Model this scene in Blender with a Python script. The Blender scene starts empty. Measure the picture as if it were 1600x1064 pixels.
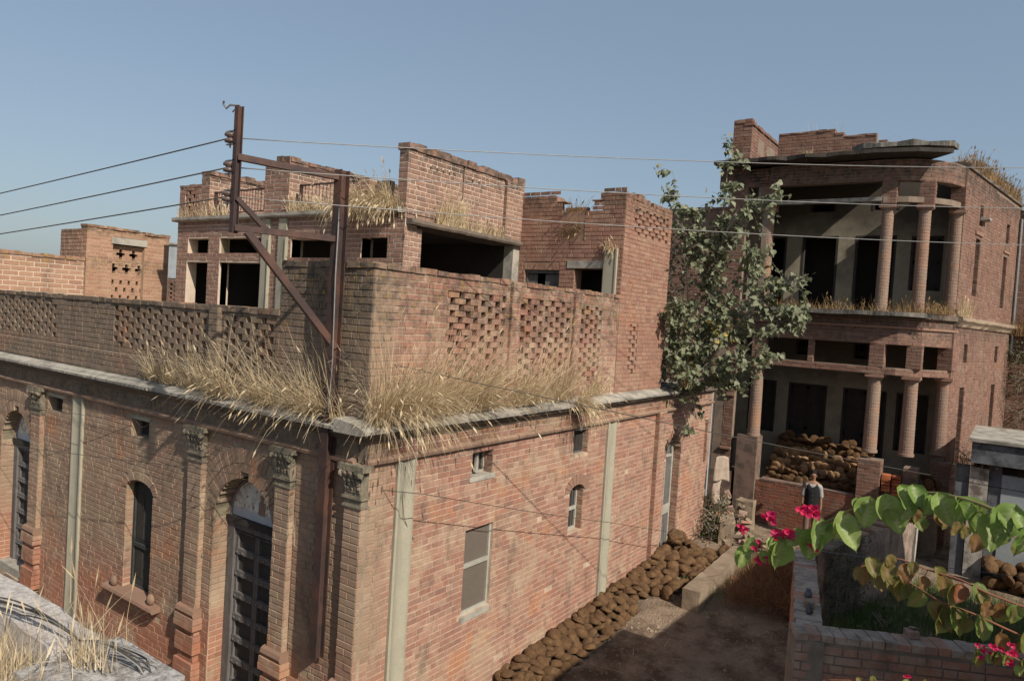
import bpy, math, random
from mathutils import Vector, Matrix, noise
random.seed(7)
R = random.random
def U(a, b): return a + (b - a) * R()
S = bpy.context.scene
COL = S.collection

# ------------------------------------------------------------------ camera, sky, sun
CP = Vector((-6.0026, -6.2466, 5.2262))
CR = Vector((0.57415, -0.81637, 0.06232)).normalized()
CF = Vector((0.81870, 0.57326, -0.03316)).normalized()
CU = CR.cross(CF).normalized()
cam = bpy.data.cameras.new('camera'); cam.lens = 25.2; cam.sensor_width = 36
cam.clip_end = 900; cam.clip_start = 0.05
co = bpy.data.objects.new('camera', cam); COL.objects.link(co)
co.matrix_world = Matrix(((CR.x, CU.x, -CF.x, CP.x), (CR.y, CU.y, -CF.y, CP.y), (CR.z, CU.z, -CF.z, CP.z), (0, 0, 0, 1)))
S.camera = co
SUN = Vector((-1.0, -3.0, 2.6)).normalized()
w = bpy.data.worlds.new('World'); S.world = w; w.use_nodes = True
wn = w.node_tree; bg = wn.nodes['Background']
sky = wn.nodes.new('ShaderNodeTexSky'); sky.sky_type = 'NISHITA'; sky.sun_disc = False
sky.sun_elevation = math.asin(SUN.z); sky.sun_rotation = math.atan2(SUN.x, SUN.y)
sky.air_density = 1.2; sky.dust_density = 2.2; sky.ozone_density = 1.6; sky.altitude = 200
hs = wn.nodes.new('ShaderNodeHueSaturation'); hs.inputs['Saturation'].default_value = 0.85
smx = wn.nodes.new('ShaderNodeMix'); smx.data_type = 'RGBA'; smx.inputs[0].default_value = 0.5; smx.inputs[7].default_value = (1.95, 2.72, 3.65, 1)   # dusty haze evens the sky out
wn.links.new(sky.outputs[0], hs.inputs['Color']); wn.links.new(hs.outputs[0], smx.inputs[6]); wn.links.new(smx.outputs[2], bg.inputs['Color'])
bg.inputs['Strength'].default_value = 0.11
sl = bpy.data.lights.new('sun', 'SUN'); sl.energy = 4.8; sl.angle = math.radians(0.6); sl.color = (1, 0.93, 0.82)
so = bpy.data.objects.new('sun', sl); COL.objects.link(so)
so.rotation_euler = SUN.to_track_quat('Z', 'Y').to_euler(); so.location = (-10, -30, 30)
S.view_settings.view_transform = 'Standard'; S.view_settings.look = 'None'
S.view_settings.exposure = 0.14; S.view_settings.gamma = 1
S.render.engine = 'CYCLES'
S.cycles.max_bounces = 6

# ------------------------------------------------------------------ materials
def newmat(name):
    m = bpy.data.materials.new(name); m.use_nodes = True
    nt = m.node_tree; b = nt.nodes['Principled BSDF']
    b.inputs['Roughness'].default_value = 0.9
    b.inputs['Specular IOR Level'].default_value = 0.25
    return m, nt, b
class NT:
    def __init__(s, nt):
        s.nt = nt; s.geo = nt.nodes.new('ShaderNodeNewGeometry'); s.pos = s.geo.outputs['Position']
        sx = nt.nodes.new('ShaderNodeSeparateXYZ'); nt.links.new(s.pos, sx.inputs[0]); s.x, s.y, s.z = sx.outputs
    def lk(s, a, b):
        if hasattr(a, 'links') or hasattr(a, 'is_linked'): s.nt.links.new(a, b)
        else: b.default_value = a
    def noise(s, scale, detail=4, rough=0.6, vec=None, dist=0.0):
        n = s.nt.nodes.new('ShaderNodeTexNoise'); n.inputs['Scale'].default_value = scale
        n.inputs['Detail'].default_value = detail; n.inputs['Roughness'].default_value = rough
        n.inputs['Distortion'].default_value = dist
        s.nt.links.new(vec or s.pos, n.inputs['Vector']); return n.outputs['Fac']
    def stretch(s, v):
        m = s.nt.nodes.new('ShaderNodeVectorMath'); m.operation = 'MULTIPLY'
        s.nt.links.new(s.pos, m.inputs[0]); m.inputs[1].default_value = v; return m.outputs[0]
    def m(s, op, a, b=0.0, clamp=False):
        n = s.nt.nodes.new('ShaderNodeMath'); n.operation = op; n.use_clamp = clamp
        s.lk(a, n.inputs[0]); s.lk(b, n.inputs[1]); return n.outputs[0]
    def rng(s, v, a, b, c=0.0, d=1.0):
        n = s.nt.nodes.new('ShaderNodeMapRange'); s.lk(v, n.inputs[0])
        for i, q in zip((1, 2, 3, 4), (a, b, c, d)): n.inputs[i].default_value = q
        return n.outputs[0]
    def ramp(s, v, stops):
        n = s.nt.nodes.new('ShaderNodeValToRGB'); s.nt.links.new(v, n.inputs[0])
        cr = n.color_ramp
        while len(cr.elements) < len(stops): cr.elements.new(0.5)
        for e, (p, c) in zip(cr.elements, stops): e.position = p; e.color = (*c, 1)
        return n.outputs[0]
    def mix(s, f, a, b, t='MIX'):
        n = s.nt.nodes.new('ShaderNodeMix'); n.data_type = 'RGBA'; n.blend_type = t
        s.lk(f, n.inputs[0])
        for q, i in ((a, 6), (b, 7)):
            if isinstance(q, tuple): n.inputs[i].default_value = (*q, 1)
            else: s.nt.links.new(q, n.inputs[i])
        return n.outputs[2]
    def bump(s, b, h, st=0.5, d=0.01):
        n = s.nt.nodes.new('ShaderNodeBump'); n.inputs['Strength'].default_value = st; n.inputs['Distance'].default_value = d
        s.nt.links.new(h, n.inputs['Height']); s.nt.links.new(n.outputs[0], b.inputs['Normal'])
    def rnd(s):
        a = s.nt.nodes.new('ShaderNodeAttribute'); a.attribute_name = 'rnd'
        o = s.nt.nodes.new('ShaderNodeObjectInfo')
        return s.m('FRACT', s.m('ADD', a.outputs['Fac'], o.outputs['Random']))

def surf(name, c1, c2, scale=3, bump=0.3, bd=0.01, rough=0.9, stain=None, stain_amt=0.5, stain_scale=1.2, streak=None, metal=0, fine=30):
    m, nt, b = newmat(name); n = NT(nt)
    c = n.mix(n.rng(n.noise(scale, 6, 0.65), 0.3, 0.7), c1, c2)
    f = n.noise(fine, 4)
    c = n.mix(n.rng(f, 0.3, 0.7, 0.0, 0.35), c, tuple(x * 0.55 for x in c1))
    if stain: c = n.mix(n.m('MULTIPLY', n.rng(n.noise(stain_scale, 6, 0.7), 0.45, 0.62), stain_amt), c, stain)
    if streak: c = n.mix(n.m('MULTIPLY', n.rng(n.noise(1.0, 5, 0.7, n.stretch((7, 7, 0.7))), 0.48, 0.66), 0.6), c, streak)
    nt.links.new(c, b.inputs['Base Color']); b.inputs['Roughness'].default_value = rough; b.inputs['Metallic'].default_value = metal
    n.bump(b, n.noise(fine * 1.3, 5), bump, bd)
    return m

def brickmat(name, stops, wash=None, wash_amt=0.5, moss_and_dark_tone=(0.045, 0.042, 0.035), bands=(), dark_amt=0.35, left=None, low=None, mort=False, wscale=1.3, lichen=None, orange=0.38, grime_and_shade=False):
    """bands: (z0, z1, amount) of dark tone, lichen at the wall tops; left: dusty wash on street side; low: redder zone near ground"""
    m, nt, b = newmat(name); n = NT(nt)
    if mort:
        c = n.mix(n.rng(n.noise(5, 5), 0.3, 0.7), stops[0], stops[1])
    else:
        k = len(stops)
        c = n.ramp(n.rnd(), [(i / (k - 1), s_) for i, s_ in enumerate(stops)])
        big = n.noise(0.55, 4, 0.6)
        c = n.mix(n.rng(big, 0.35, 0.7, 0.0, 0.55), c, stops[1])
        nn = n.noise(22, 5, 0.7)
        c = n.mix(n.rng(nn, 0.35, 0.75, 0.0, 0.4), c, tuple(x * 0.5 for x in stops[0]))
    if low:
        f = n.m('MULTIPLY', n.rng(n.m('ADD', n.z, n.m('MULTIPLY', n.noise(1.3), 0.9)), 0.5, 1.5, 1, 0), n.rng(n.x, 0.5, 0.8, 1, 0))
        c = n.mix(n.m('MULTIPLY', f, 0.6), c, low)
    if left:
        f = n.m('MULTIPLY', n.rng(n.x, 0.3, 0.5, 1, 0), n.rng(n.m('ADD', n.z, n.m('MULTIPLY', n.noise(1.5), 1.1)), 0.9, 1.7))
        f = n.m('MULTIPLY', f, n.rng(n.noise(2.2, 6, 0.7), 0.3, 0.6, 0.35, 0.8))
        c = n.mix(f, c, left)
    if wash:
        f = n.rng(n.noise(wscale, 7, 0.72, dist=0.6), 0.5, 0.66)
        c = n.mix(n.m('MULTIPLY', f, wash_amt), c, wash)
        if not mort:
            f = n.rng(n.noise(0.8, 5, 0.7, n.stretch((1.0, 1.0, 1.3))), 0.56, 0.66)
            c = n.mix(n.m('MULTIPLY', f, orange), c, (0.42, 0.18, 0.085))
    if grime_and_shade:
        f = n.m('MULTIPLY', n.m('MULTIPLY', n.rng(n.x, 0.015, 0.03, 1, 0), n.rng(n.z, 3.38, 3.46)), n.rng(n.noise(2.5, 6, 0.7), 0.25, 0.6, 0.25, 0.75))  # dirt on the parapet; on the frieze, ledge shade put into the colour
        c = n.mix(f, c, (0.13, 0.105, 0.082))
    if dark_amt:
        f = n.rng(n.noise(1.0, 6, 0.7, n.stretch((2.6, 2.6, 1.1))), 0.54, 0.7)
        c = n.mix(n.m('MULTIPLY', f, dark_amt), c, moss_and_dark_tone)
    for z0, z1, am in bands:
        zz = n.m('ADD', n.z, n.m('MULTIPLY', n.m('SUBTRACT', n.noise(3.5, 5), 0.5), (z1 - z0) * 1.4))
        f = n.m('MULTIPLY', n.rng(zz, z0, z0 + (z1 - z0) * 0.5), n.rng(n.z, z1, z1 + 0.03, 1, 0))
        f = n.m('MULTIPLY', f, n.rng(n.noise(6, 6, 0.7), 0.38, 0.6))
        c = n.mix(n.m('MULTIPLY', f, am), c, moss_and_dark_tone)
        if lichen:
            f2 = n.m('MULTIPLY', f, n.rng(n.noise(9, 3), 0.55, 0.6)); c = n.mix(n.m('MULTIPLY', f2, 0.7), c, lichen)
    nt.links.new(c, b.inputs['Base Color'])
    n.bump(b, n.noise(45, 6, 0.7), 0.55, 0.006)
    return m

M = {}
PINK = [(0.26, 0.13, 0.098), (0.37, 0.205, 0.148), (0.31, 0.14, 0.10), (0.45, 0.30, 0.215), (0.22, 0.125, 0.098), (0.385, 0.19, 0.135), (0.42, 0.26, 0.185), (0.28, 0.165, 0.125), (0.34, 0.155, 0.105)]
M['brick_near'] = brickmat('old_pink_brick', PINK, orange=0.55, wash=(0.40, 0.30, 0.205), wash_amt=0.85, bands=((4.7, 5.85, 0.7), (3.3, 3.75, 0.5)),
    dark_amt=0.5, left=(0.29, 0.215, 0.145), low=(0.36, 0.145, 0.08), lichen=(0.30, 0.19, 0.06), grime_and_shade=True)
M['mortar_near'] = brickmat('sandy_mortar', [(0.56, 0.43, 0.31), (0.36, 0.26, 0.18)], mort=True, bands=((4.55, 5.85, 0.8),), dark_amt=0.5, left=(0.20, 0.15, 0.105), grime_and_shade=True)
BROWN = [(0.23, 0.13, 0.095), (0.31, 0.18, 0.13), (0.27, 0.155, 0.11), (0.36, 0.23, 0.17), (0.20, 0.125, 0.10)]
M['brick_brown'] = brickmat('brown_brick', BROWN, bands=((7.6, 8.2, 0.8), (6.75, 7.0, 0.5)), dark_amt=0.25)
M['mortar_pale'] = brickmat('pale_lime_mortar', [(0.60, 0.48, 0.37), (0.45, 0.35, 0.27)], mort=True, dark_amt=0.25, bands=((7.85, 8.2, 0.7),))
RED = [(0.165, 0.085, 0.062), (0.23, 0.125, 0.09), (0.19, 0.092, 0.065), (0.28, 0.17, 0.125), (0.145, 0.08, 0.062)]
M['brick_tower'] = brickmat('weathered_red_brick', [(0.25, 0.12, 0.085), (0.33, 0.18, 0.13), (0.28, 0.14, 0.10), (0.38, 0.24, 0.17), (0.22, 0.12, 0.09)],
    wash=(0.38, 0.25, 0.16), wash_amt=0.5, bands=((7.2, 7.9, 0.75),), dark_amt=0.3, lichen=(0.26, 0.17, 0.07))
M['mortar_tower'] = brickmat('brown_mud_mortar', [(0.33, 0.20, 0.135), (0.22, 0.135, 0.095)], mort=True, dark_amt=0.4)
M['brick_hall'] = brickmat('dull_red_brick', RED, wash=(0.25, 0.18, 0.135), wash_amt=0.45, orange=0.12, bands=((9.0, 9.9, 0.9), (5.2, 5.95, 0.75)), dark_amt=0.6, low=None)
M['mortar_hall'] = brickmat('grey_brown_mortar', [(0.26, 0.195, 0.145), (0.17, 0.13, 0.10)], mort=True, dark_amt=0.4)
M['brick_maroon'] = brickmat('dull_maroon_brick', [(0.20, 0.075, 0.048), (0.27, 0.105, 0.06), (0.22, 0.08, 0.05), (0.18, 0.085, 0.06)], wash=(0.22, 0.16, 0.12), wash_amt=0.8, dark_amt=0.5)
M['brick_rust'] = brickmat('raw_orange_brick', [(0.36, 0.10, 0.045), (0.46, 0.17, 0.07), (0.42, 0.12, 0.05), (0.34, 0.11, 0.06)], dark_amt=0.3)
M['brick_hut'] = brickmat('orange_tan_brick', [(0.32, 0.165, 0.11), (0.41, 0.25, 0.165), (0.35, 0.19, 0.125), (0.45, 0.30, 0.20)], bands=((6.45, 6.85, 0.85), (5.6, 6.0, 0.5)), dark_amt=0.45, lichen=(0.36, 0.21, 0.05))
M['brick_yard'] = brickmat('reclaimed_yard_brick', [(0.42, 0.15, 0.095), (0.38, 0.27, 0.21), (0.48, 0.25, 0.17), (0.30, 0.23, 0.185), (0.46, 0.17, 0.10), (0.40, 0.32, 0.26)], wash=(0.40, 0.35, 0.28), wash_amt=0.6, dark_amt=0.45, wscale=3)
M['mortar_yard'] = brickmat('grey_yard_mortar', [(0.27, 0.23, 0.185), (0.19, 0.16, 0.13)], mort=True, dark_amt=0.4)
M['cement'] = surf('weathered_cement', (0.42, 0.385, 0.325), (0.31, 0.28, 0.235), 2.5, 0.4, 0.006, stain=(0.10, 0.09, 0.075), stain_amt=0.55, stain_scale=2.5)
M['pipe'] = surf('green_grey_cement', (0.40, 0.36, 0.27), (0.32, 0.30, 0.23), 3, 0.3, 0.004, streak=(0.2, 0.185, 0.14))
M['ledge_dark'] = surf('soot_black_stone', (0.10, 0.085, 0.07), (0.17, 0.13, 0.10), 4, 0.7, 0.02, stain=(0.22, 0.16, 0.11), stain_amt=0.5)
M['yardtop'] = surf('grey_worn_brick_end', (0.46, 0.37, 0.30), (0.35, 0.275, 0.22), 5, 0.8, 0.01, stain=(0.14, 0.115, 0.095), stain_amt=0.6, stain_scale=5)
M['dullplaster'] = surf('yellowed_plaster', (0.30, 0.26, 0.17), (0.22, 0.19, 0.13), 3, 0.3, 0.005, stain=(0.10, 0.085, 0.06), stain_amt=0.7)
m, nt, b = newmat('stained_plaster_ceiling_shade'); n = NT(nt)
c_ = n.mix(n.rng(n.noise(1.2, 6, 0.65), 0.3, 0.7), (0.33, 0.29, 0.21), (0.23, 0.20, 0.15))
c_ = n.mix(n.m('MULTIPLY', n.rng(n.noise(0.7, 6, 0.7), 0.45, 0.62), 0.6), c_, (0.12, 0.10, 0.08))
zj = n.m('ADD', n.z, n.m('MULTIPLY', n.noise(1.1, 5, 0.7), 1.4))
c_ = n.mix(n.m('MULTIPLY', n.rng(zj, 8.6, 9.4), 0.85), c_, (0.055, 0.047, 0.038))  # beam and ceiling shade painted onto the upper veranda wall
c_ = n.mix(n.m('MULTIPLY', n.m('MULTIPLY', n.rng(zj, 4.6, 5.3), n.rng(n.z, 5.9, 5.95, 1, 0)), 0.8), c_, (0.06, 0.05, 0.04))  # same painted shade below the lower veranda ceiling
nt.links.new(c_, b.inputs['Base Color']); n.bump(b, n.noise(40, 5), 0.3, 0.005); M['shadeplaster'] = m
M['slabdark'] = surf('black_streaked_cement', (0.20, 0.18, 0.155), (0.12, 0.11, 0.095), 4, 0.9, 0.025, stain=(0.04, 0.038, 0.033), stain_amt=0.9, stain_scale=2.5, streak=(0.28, 0.25, 0.21))
M['soot'] = surf('soot_blackened_slab', (0.06, 0.05, 0.042), (0.035, 0.03, 0.026), 4, 0.9, 0.02, stain=(0.11, 0.09, 0.07), stain_amt=0.5)
M['trim'] = surf('limewashed_brick_trim', (0.34, 0.22, 0.15), (0.28, 0.18, 0.125), 4, 0.5, 0.008, stain=(0.15, 0.10, 0.075), stain_amt=0.7)
M['redtrim'] = surf('red_brick_trim', (0.31, 0.165, 0.115), (0.27, 0.18, 0.13), 5, 0.5, 0.008, stain=(0.2, 0.13, 0.09), stain_amt=0.6)
M['plaster'] = surf('cream_lime_plaster', (0.46, 0.40, 0.30), (0.36, 0.32, 0.24), 2, 0.3, 0.005, stain=(0.2, 0.17, 0.12), stain_amt=0.5, streak=(0.24, 0.2, 0.15))
M['hallplaster'] = surf('stained_cream_plaster', (0.29, 0.255, 0.19), (0.20, 0.175, 0.135), 1.2, 0.3, 0.005, stain=(0.10, 0.085, 0.07), stain_amt=0.75, stain_scale=0.7)
M['whitewash'] = surf('flaking_whitewash', (0.80, 0.75, 0.69), (0.60, 0.51, 0.46), 30, 1.0, 0.02, stain=(0.30, 0.24, 0.20), stain_amt=0.6, stain_scale=20, fine=90)
M['roofdirt'] = surf('gritty_roof_cement', (0.36, 0.30, 0.245), (0.25, 0.205, 0.17), 4, 0.8, 0.02, stain=(0.12, 0.10, 0.08), stain_amt=0.6, stain_scale=2.5)
M['doorpanel'] = surf('dark_recessed_wood', (0.075, 0.068, 0.06), (0.05, 0.046, 0.042), 6, 0.5, 0.005, streak=(0.03, 0.028, 0.026))
M['shutter'] = surf('weathered_grey_wood', (0.175, 0.16, 0.15), (0.11, 0.10, 0.094), 6, 0.5, 0.005, streak=(0.045, 0.045, 0.048))
M['darkwood'] = surf('dark_wood', (0.055, 0.047, 0.04), (0.035, 0.03, 0.027), 6, 0.4, 0.005)
M['greenwood'] = surf('faded_green_wood', (0.055, 0.058, 0.054), (0.038, 0.04, 0.038), 6, 0.4, 0.005)
M['palewood'] = surf('pale_painted_wood', (0.44, 0.43, 0.37), (0.34, 0.32, 0.27), 6, 0.4, 0.004, stain=(0.2, 0.17, 0.13), stain_amt=0.5)
M['mesh'] = surf('dusty_wire_gauze', (0.155, 0.125, 0.10), (0.13, 0.105, 0.085), 2, 0.15, 0.002, rough=0.8)
M['black'] = surf('room_darkness_black', (0.05, 0.042, 0.036), (0.03, 0.026, 0.023), 1.5, 0.2, 0.005)  # near-black colour stands in for the darkness inside rooms and openings
M['rust'] = surf('rusty_painted_steel', (0.075, 0.047, 0.043), (0.05, 0.036, 0.034), 8, 0.3, 0.003, rough=0.6, stain=(0.17, 0.08, 0.05), stain_amt=0.5, metal=0.2)
M['galv'] = surf('galvanised_steel', (0.32, 0.32, 0.31), (0.22, 0.22, 0.215), 8, 0.2, 0.002, rough=0.45, metal=0.6)
M['wire'] = surf('aluminium_wire', (0.30, 0.29, 0.27), (0.22, 0.21, 0.20), 8, 0.1, 0.001, rough=0.5, metal=0.3)
M['darkwire'] = surf('dark_insulated_wire', (0.06, 0.055, 0.05), (0.09, 0.075, 0.06), 8, 0.1, 0.001, rough=0.6)
M['ceramic'] = surf('brown_glazed_porcelain', (0.10, 0.06, 0.05), (0.16, 0.13, 0.12), 12, 0.1, 0.001, rough=0.3)
M['dung'] = surf('dried_dung', (0.165, 0.09, 0.043), (0.095, 0.052, 0.026), 9, 1.0, 0.04, stain=(0.25, 0.145, 0.068), stain_amt=0.6, stain_scale=7, fine=40)
M['dungpale'] = surf('pale_dried_dung', (0.34, 0.20, 0.10), (0.20, 0.11, 0.055), 5, 1.0, 0.025, stain=(0.42, 0.28, 0.16), stain_amt=0.6, stain_scale=5, fine=26)
M['soil'] = surf('trodden_earth', (0.33, 0.245, 0.175), (0.20, 0.145, 0.10), 2.2, 1.0, 0.05, stain=(0.09, 0.055, 0.035), stain_amt=0.9, stain_scale=1.1, fine=16)
M['stone'] = surf('dusty_stone', (0.34, 0.26, 0.18), (0.25, 0.185, 0.13), 5, 0.7, 0.015, stain=(0.15, 0.11, 0.08), stain_amt=0.6)
M['bluewash'] = surf('blue_grey_limewash', (0.40, 0.43, 0.44), (0.30, 0.33, 0.345), 3, 0.3, 0.005, stain=(0.2, 0.21, 0.22), stain_amt=0.4)
M['greyrender'] = surf('dark_grey_render', (0.17, 0.175, 0.185), (0.12, 0.125, 0.135), 4, 0.5, 0.01, stain=(0.05, 0.05, 0.052), stain_amt=0.9, stain_scale=3)
M['ivy_stone'] = surf('lichen_streaked_masonry', (0.25, 0.20, 0.155), (0.16, 0.13, 0.10), 4, 1.0, 0.03, stain=(0.05, 0.048, 0.035), stain_amt=0.9, stain_scale=3, streak=(0.33, 0.28, 0.24))
M['bark'] = surf('pale_grey_bark', (0.30, 0.26, 0.21), (0.22, 0.19, 0.15), 8, 0.5, 0.005)
M['cloth'] = surf('cream_cotton', (0.46, 0.38, 0.30), (0.36, 0.29, 0.225), 9, 0.3, 0.004, stain=(0.35, 0.22, 0.17), stain_amt=0.5, stain_scale=14)
M['skin'] = surf('brown_skin', (0.30, 0.165, 0.105), (0.27, 0.145, 0.09), 9, 0.1, 0.001, rough=0.6)
M['shirt'] = surf('off_white_shirt', (0.36, 0.345, 0.32), (0.28, 0.27, 0.25), 9, 0.3, 0.004)
M['vest'] = surf('black_waistcoat', (0.010, 0.011, 0.012), (0.016, 0.017, 0.018), 9, 0.3, 0.004)
M['trouser'] = surf('dull_brown_trousers', (0.20, 0.13, 0.105), (0.15, 0.10, 0.08), 9, 0.3, 0.004)
M['hair'] = surf('black_hair', (0.012, 0.01, 0.009), (0.02, 0.017, 0.015), 30, 0.6, 0.004)
M['stem'] = surf('green_brown_stem', (0.20, 0.21, 0.07), (0.24, 0.16, 0.08), 12, 0.2, 0.002)
M['redstem'] = surf('red_brown_stem', (0.26, 0.10, 0.06), (0.20, 0.09, 0.05), 12, 0.2, 0.002)

M['capitalm'] = surf('mossy_carved_stucco', (0.30, 0.235, 0.17), (0.19, 0.165, 0.12), 9, 0.7, 0.01, stain=(0.08, 0.085, 0.06), stain_amt=0.8, stain_scale=6)
M['blueline'] = surf('grey_blue_paint', (0.20, 0.20, 0.24), (0.30, 0.28, 0.28), 20, 0.2)
M['mortar_hut'] = brickmat('tan_mortar', [(0.46, 0.33, 0.22), (0.34, 0.24, 0.16)], mort=True, dark_amt=0.35, bands=((6.45, 6.85, 0.7),))
M['hutdark'] = brickmat('black_lichened_mortar', [(0.12, 0.10, 0.08), (0.20, 0.16, 0.12)], mort=True, dark_amt=0.6)
M['brick_col'] = brickmat('limewashed_column_brick', [(0.25, 0.165, 0.12), (0.29, 0.20, 0.15), (0.23, 0.14, 0.105), (0.27, 0.18, 0.135)], wash=(0.28, 0.22, 0.16), wash_amt=0.5, dark_amt=0.35)
M['stucco'] = surf('pinkish_stucco', (0.24, 0.155, 0.12), (0.17, 0.115, 0.09), 3, 0.6, 0.012, stain=(0.09, 0.07, 0.055), stain_amt=0.8, stain_scale=3)
M['ivy_stone2'] = surf('white_streaked_masonry', (0.40, 0.31, 0.25), (0.29, 0.20, 0.155), 5, 1.0, 0.035, stain=(0.10, 0.08, 0.06), stain_amt=0.6, stain_scale=4, streak=(0.48, 0.40, 0.34))
M['whitestain'] = surf('stained_whitewash', (0.50, 0.46, 0.40), (0.36, 0.33, 0.29), 2, 0.5, 0.01, stain=(0.12, 0.09, 0.07), stain_amt=0.9, stain_scale=3)
M['cornerblock'] = surf('grey_block_with_whitewash', (0.30, 0.265, 0.24), (0.22, 0.195, 0.175), 20, 1.0, 0.015, stain=(0.66, 0.63, 0.59), stain_amt=0.7, stain_scale=18, fine=90)
m, nt, b = newmat('faded_fresco'); n = NT(nt)
cc_ = n.mix(n.rng(n.noise(6, 5, 0.7), 0.45, 0.6), (0.72, 0.70, 0.63), (0.52, 0.49, 0.42))
cc_ = n.mix(n.rng(n.noise(11, 4, 0.7), 0.56, 0.62), cc_, (0.38, 0.22, 0.09))
cc_ = n.mix(n.rng(n.noise(8, 4, 0.7, n.stretch((1, 1.6, 1.3))), 0.58, 0.62), cc_, (0.30, 0.13, 0.09))
cc_ = n.mix(n.m('MULTIPLY', n.rng(n.z, 2.27, 2.25, 0, 1), 0.9), cc_, (0.50, 0.50, 0.52))
nt.links.new(cc_, b.inputs['Base Color']); M['frescom'] = m
def leafmat(name, stops, vein=None, trans=0.35, rough=0.45, spec=0.4):
    m, nt, b = newmat(name); n = NT(nt); k = len(stops)
    c = n.ramp(n.rnd(), [(i / (k - 1), s_) for i, s_ in enumerate(stops)])
    c = n.mix(n.rng(n.noise(18 if vein is None else 40, 4), 0.35, 0.7, 0, 0.4), c, tuple(x * 0.6 for x in stops[0]))
    if vein:
        a = nt.nodes.new('ShaderNodeAttribute'); a.attribute_name = 'vein'
        c = n.mix(n.m('MULTIPLY', a.outputs['Fac'], 0.55), c, vein)
    nt.links.new(c, b.inputs['Base Color']); b.inputs['Roughness'].default_value = rough
    b.inputs['Specular IOR Level'].default_value = spec
    t = nt.nodes.new('ShaderNodeBsdfTranslucent'); mx = nt.nodes.new('ShaderNodeMixShader'); mx.inputs[0].default_value = trans
    nt.links.new(c, t.inputs[0]); nt.links.new(b.outputs[0], mx.inputs[1]); nt.links.new(t.outputs[0], mx.inputs[2])
    nt.links.new(mx.outputs[0], nt.nodes['Material Output'].inputs[0]); return m
M['peepal'] = leafmat('dusty_tree_leaf', [(0.12, 0.14, 0.07), (0.19, 0.205, 0.115), (0.25, 0.26, 0.16), (0.15, 0.17, 0.085), (0.30, 0.30, 0.19)], trans=0.25, rough=0.6)
M['yellowleaf'] = leafmat('yellow_leaf', [(0.5, 0.38, 0.06), (0.42, 0.33, 0.08)])
M['straw'] = leafmat('dry_straw', [(0.62, 0.48, 0.29), (0.72, 0.59, 0.39), (0.52, 0.39, 0.22), (0.80, 0.69, 0.50), (0.40, 0.28, 0.15)], trans=0.3, rough=0.8, spec=0.1)
M['rustgrass'] = leafmat('rusty_dry_grass', [(0.34, 0.20, 0.09), (0.40, 0.28, 0.14), (0.28, 0.17, 0.08), (0.44, 0.33, 0.18)], trans=0.3, rough=0.8, spec=0.1)
M['brush'] = leafmat('red_brown_brushwood', [(0.24, 0.12, 0.06), (0.32, 0.17, 0.08), (0.18, 0.085, 0.045), (0.28, 0.13, 0.06)], trans=0.15, rough=0.8, spec=0.1)
M['green'] = leafmat('fresh_grass', [(0.10, 0.17, 0.045), (0.15, 0.23, 0.06), (0.08, 0.13, 0.04), (0.20, 0.24, 0.09)], trans=0.3, rough=0.6)
M['weed'] = leafmat('weed_leaf', [(0.06, 0.08, 0.03), (0.10, 0.12, 0.045), (0.14, 0.13, 0.06)], trans=0.3, rough=0.6)
M['boug'] = leafmat('bright_vine_leaf', [(0.19, 0.28, 0.06), (0.28, 0.37, 0.11), (0.15, 0.24, 0.05), (0.24, 0.33, 0.08), (0.32, 0.37, 0.13)], vein=(0.40, 0.45, 0.22), trans=0.4, rough=0.52, spec=0.35)
M['bougred'] = leafmat('bronzed_vine_leaf', [(0.15, 0.17, 0.035), (0.22, 0.09, 0.035), (0.13, 0.20, 0.04), (0.20, 0.15, 0.05), (0.16, 0.22, 0.05), (0.26, 0.08, 0.04)], vein=(0.30, 0.15, 0.08), trans=0.4, rough=0.52, spec=0.35)
M['bract'] = leafmat('magenta_bract', [(0.55, 0.012, 0.07), (0.65, 0.02, 0.10), (0.50, 0.015, 0.12)], trans=0.35, rough=0.6)

# ------------------------------------------------------------------ mesh helpers
BASE = {}
class MB:
    def __init__(s): s.v = []; s.f = []; s.r = []
    def add(s, vs, fs, r=None):
        o = len(s.v); s.v += [tuple(p) for p in vs]; r = R() if r is None else r
        for f in fs: s.f.append(tuple(o + i for i in f)); s.r.append(r)
    def box(s, x0, y0, z0, x1, y1, z1, r=None, j=0):
        vs = [(x + U(-j, j), y + U(-j, j), z + U(-j, j)) for x in (x0, x1) for y in (y0, y1) for z in (z0, z1)]
        s.add(vs, BOXF, r)
    def build(s, name, mat, parent=None, smooth=False, origin=None):
        me = bpy.data.meshes.new(name)
        b = Vector((0, 0, 0))
        if parent is not None: b = BASE[parent.name]
        elif s.v:
            b = origin or Vector((sum(p[0] for p in s.v) / len(s.v), sum(p[1] for p in s.v) / len(s.v), min(p[2] for p in s.v)))
        bx, by, bz = b
        me.from_pydata([(p[0] - bx, p[1] - by, p[2] - bz) for p in s.v], [], s.f)
        a = me.attributes.new('rnd', 'FLOAT', 'FACE'); a.data.foreach_set('value', s.r)
        me.materials.append(mat if not isinstance(mat, str) else M[mat])
        if smooth: me.polygons.foreach_set('use_smooth', [True] * len(me.polygons))
        o = bpy.data.objects.new(name, me); COL.objects.link(o)
        if parent is not None: o.parent = parent
        else: o.location = b
        BASE[o.name] = Vector(b); return o
BOXF = [(0, 1, 3, 2), (4, 6, 7, 5), (0, 4, 5, 1), (2, 3, 7, 6), (0, 2, 6, 4), (1, 5, 7, 3)]
def tag(o, label=None, cat=None, group=None, kind=None):
    if label: o['label'] = label
    if cat: o['category'] = cat
    if group: o['group'] = group
    if kind: o['kind'] = kind
    return o
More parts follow.
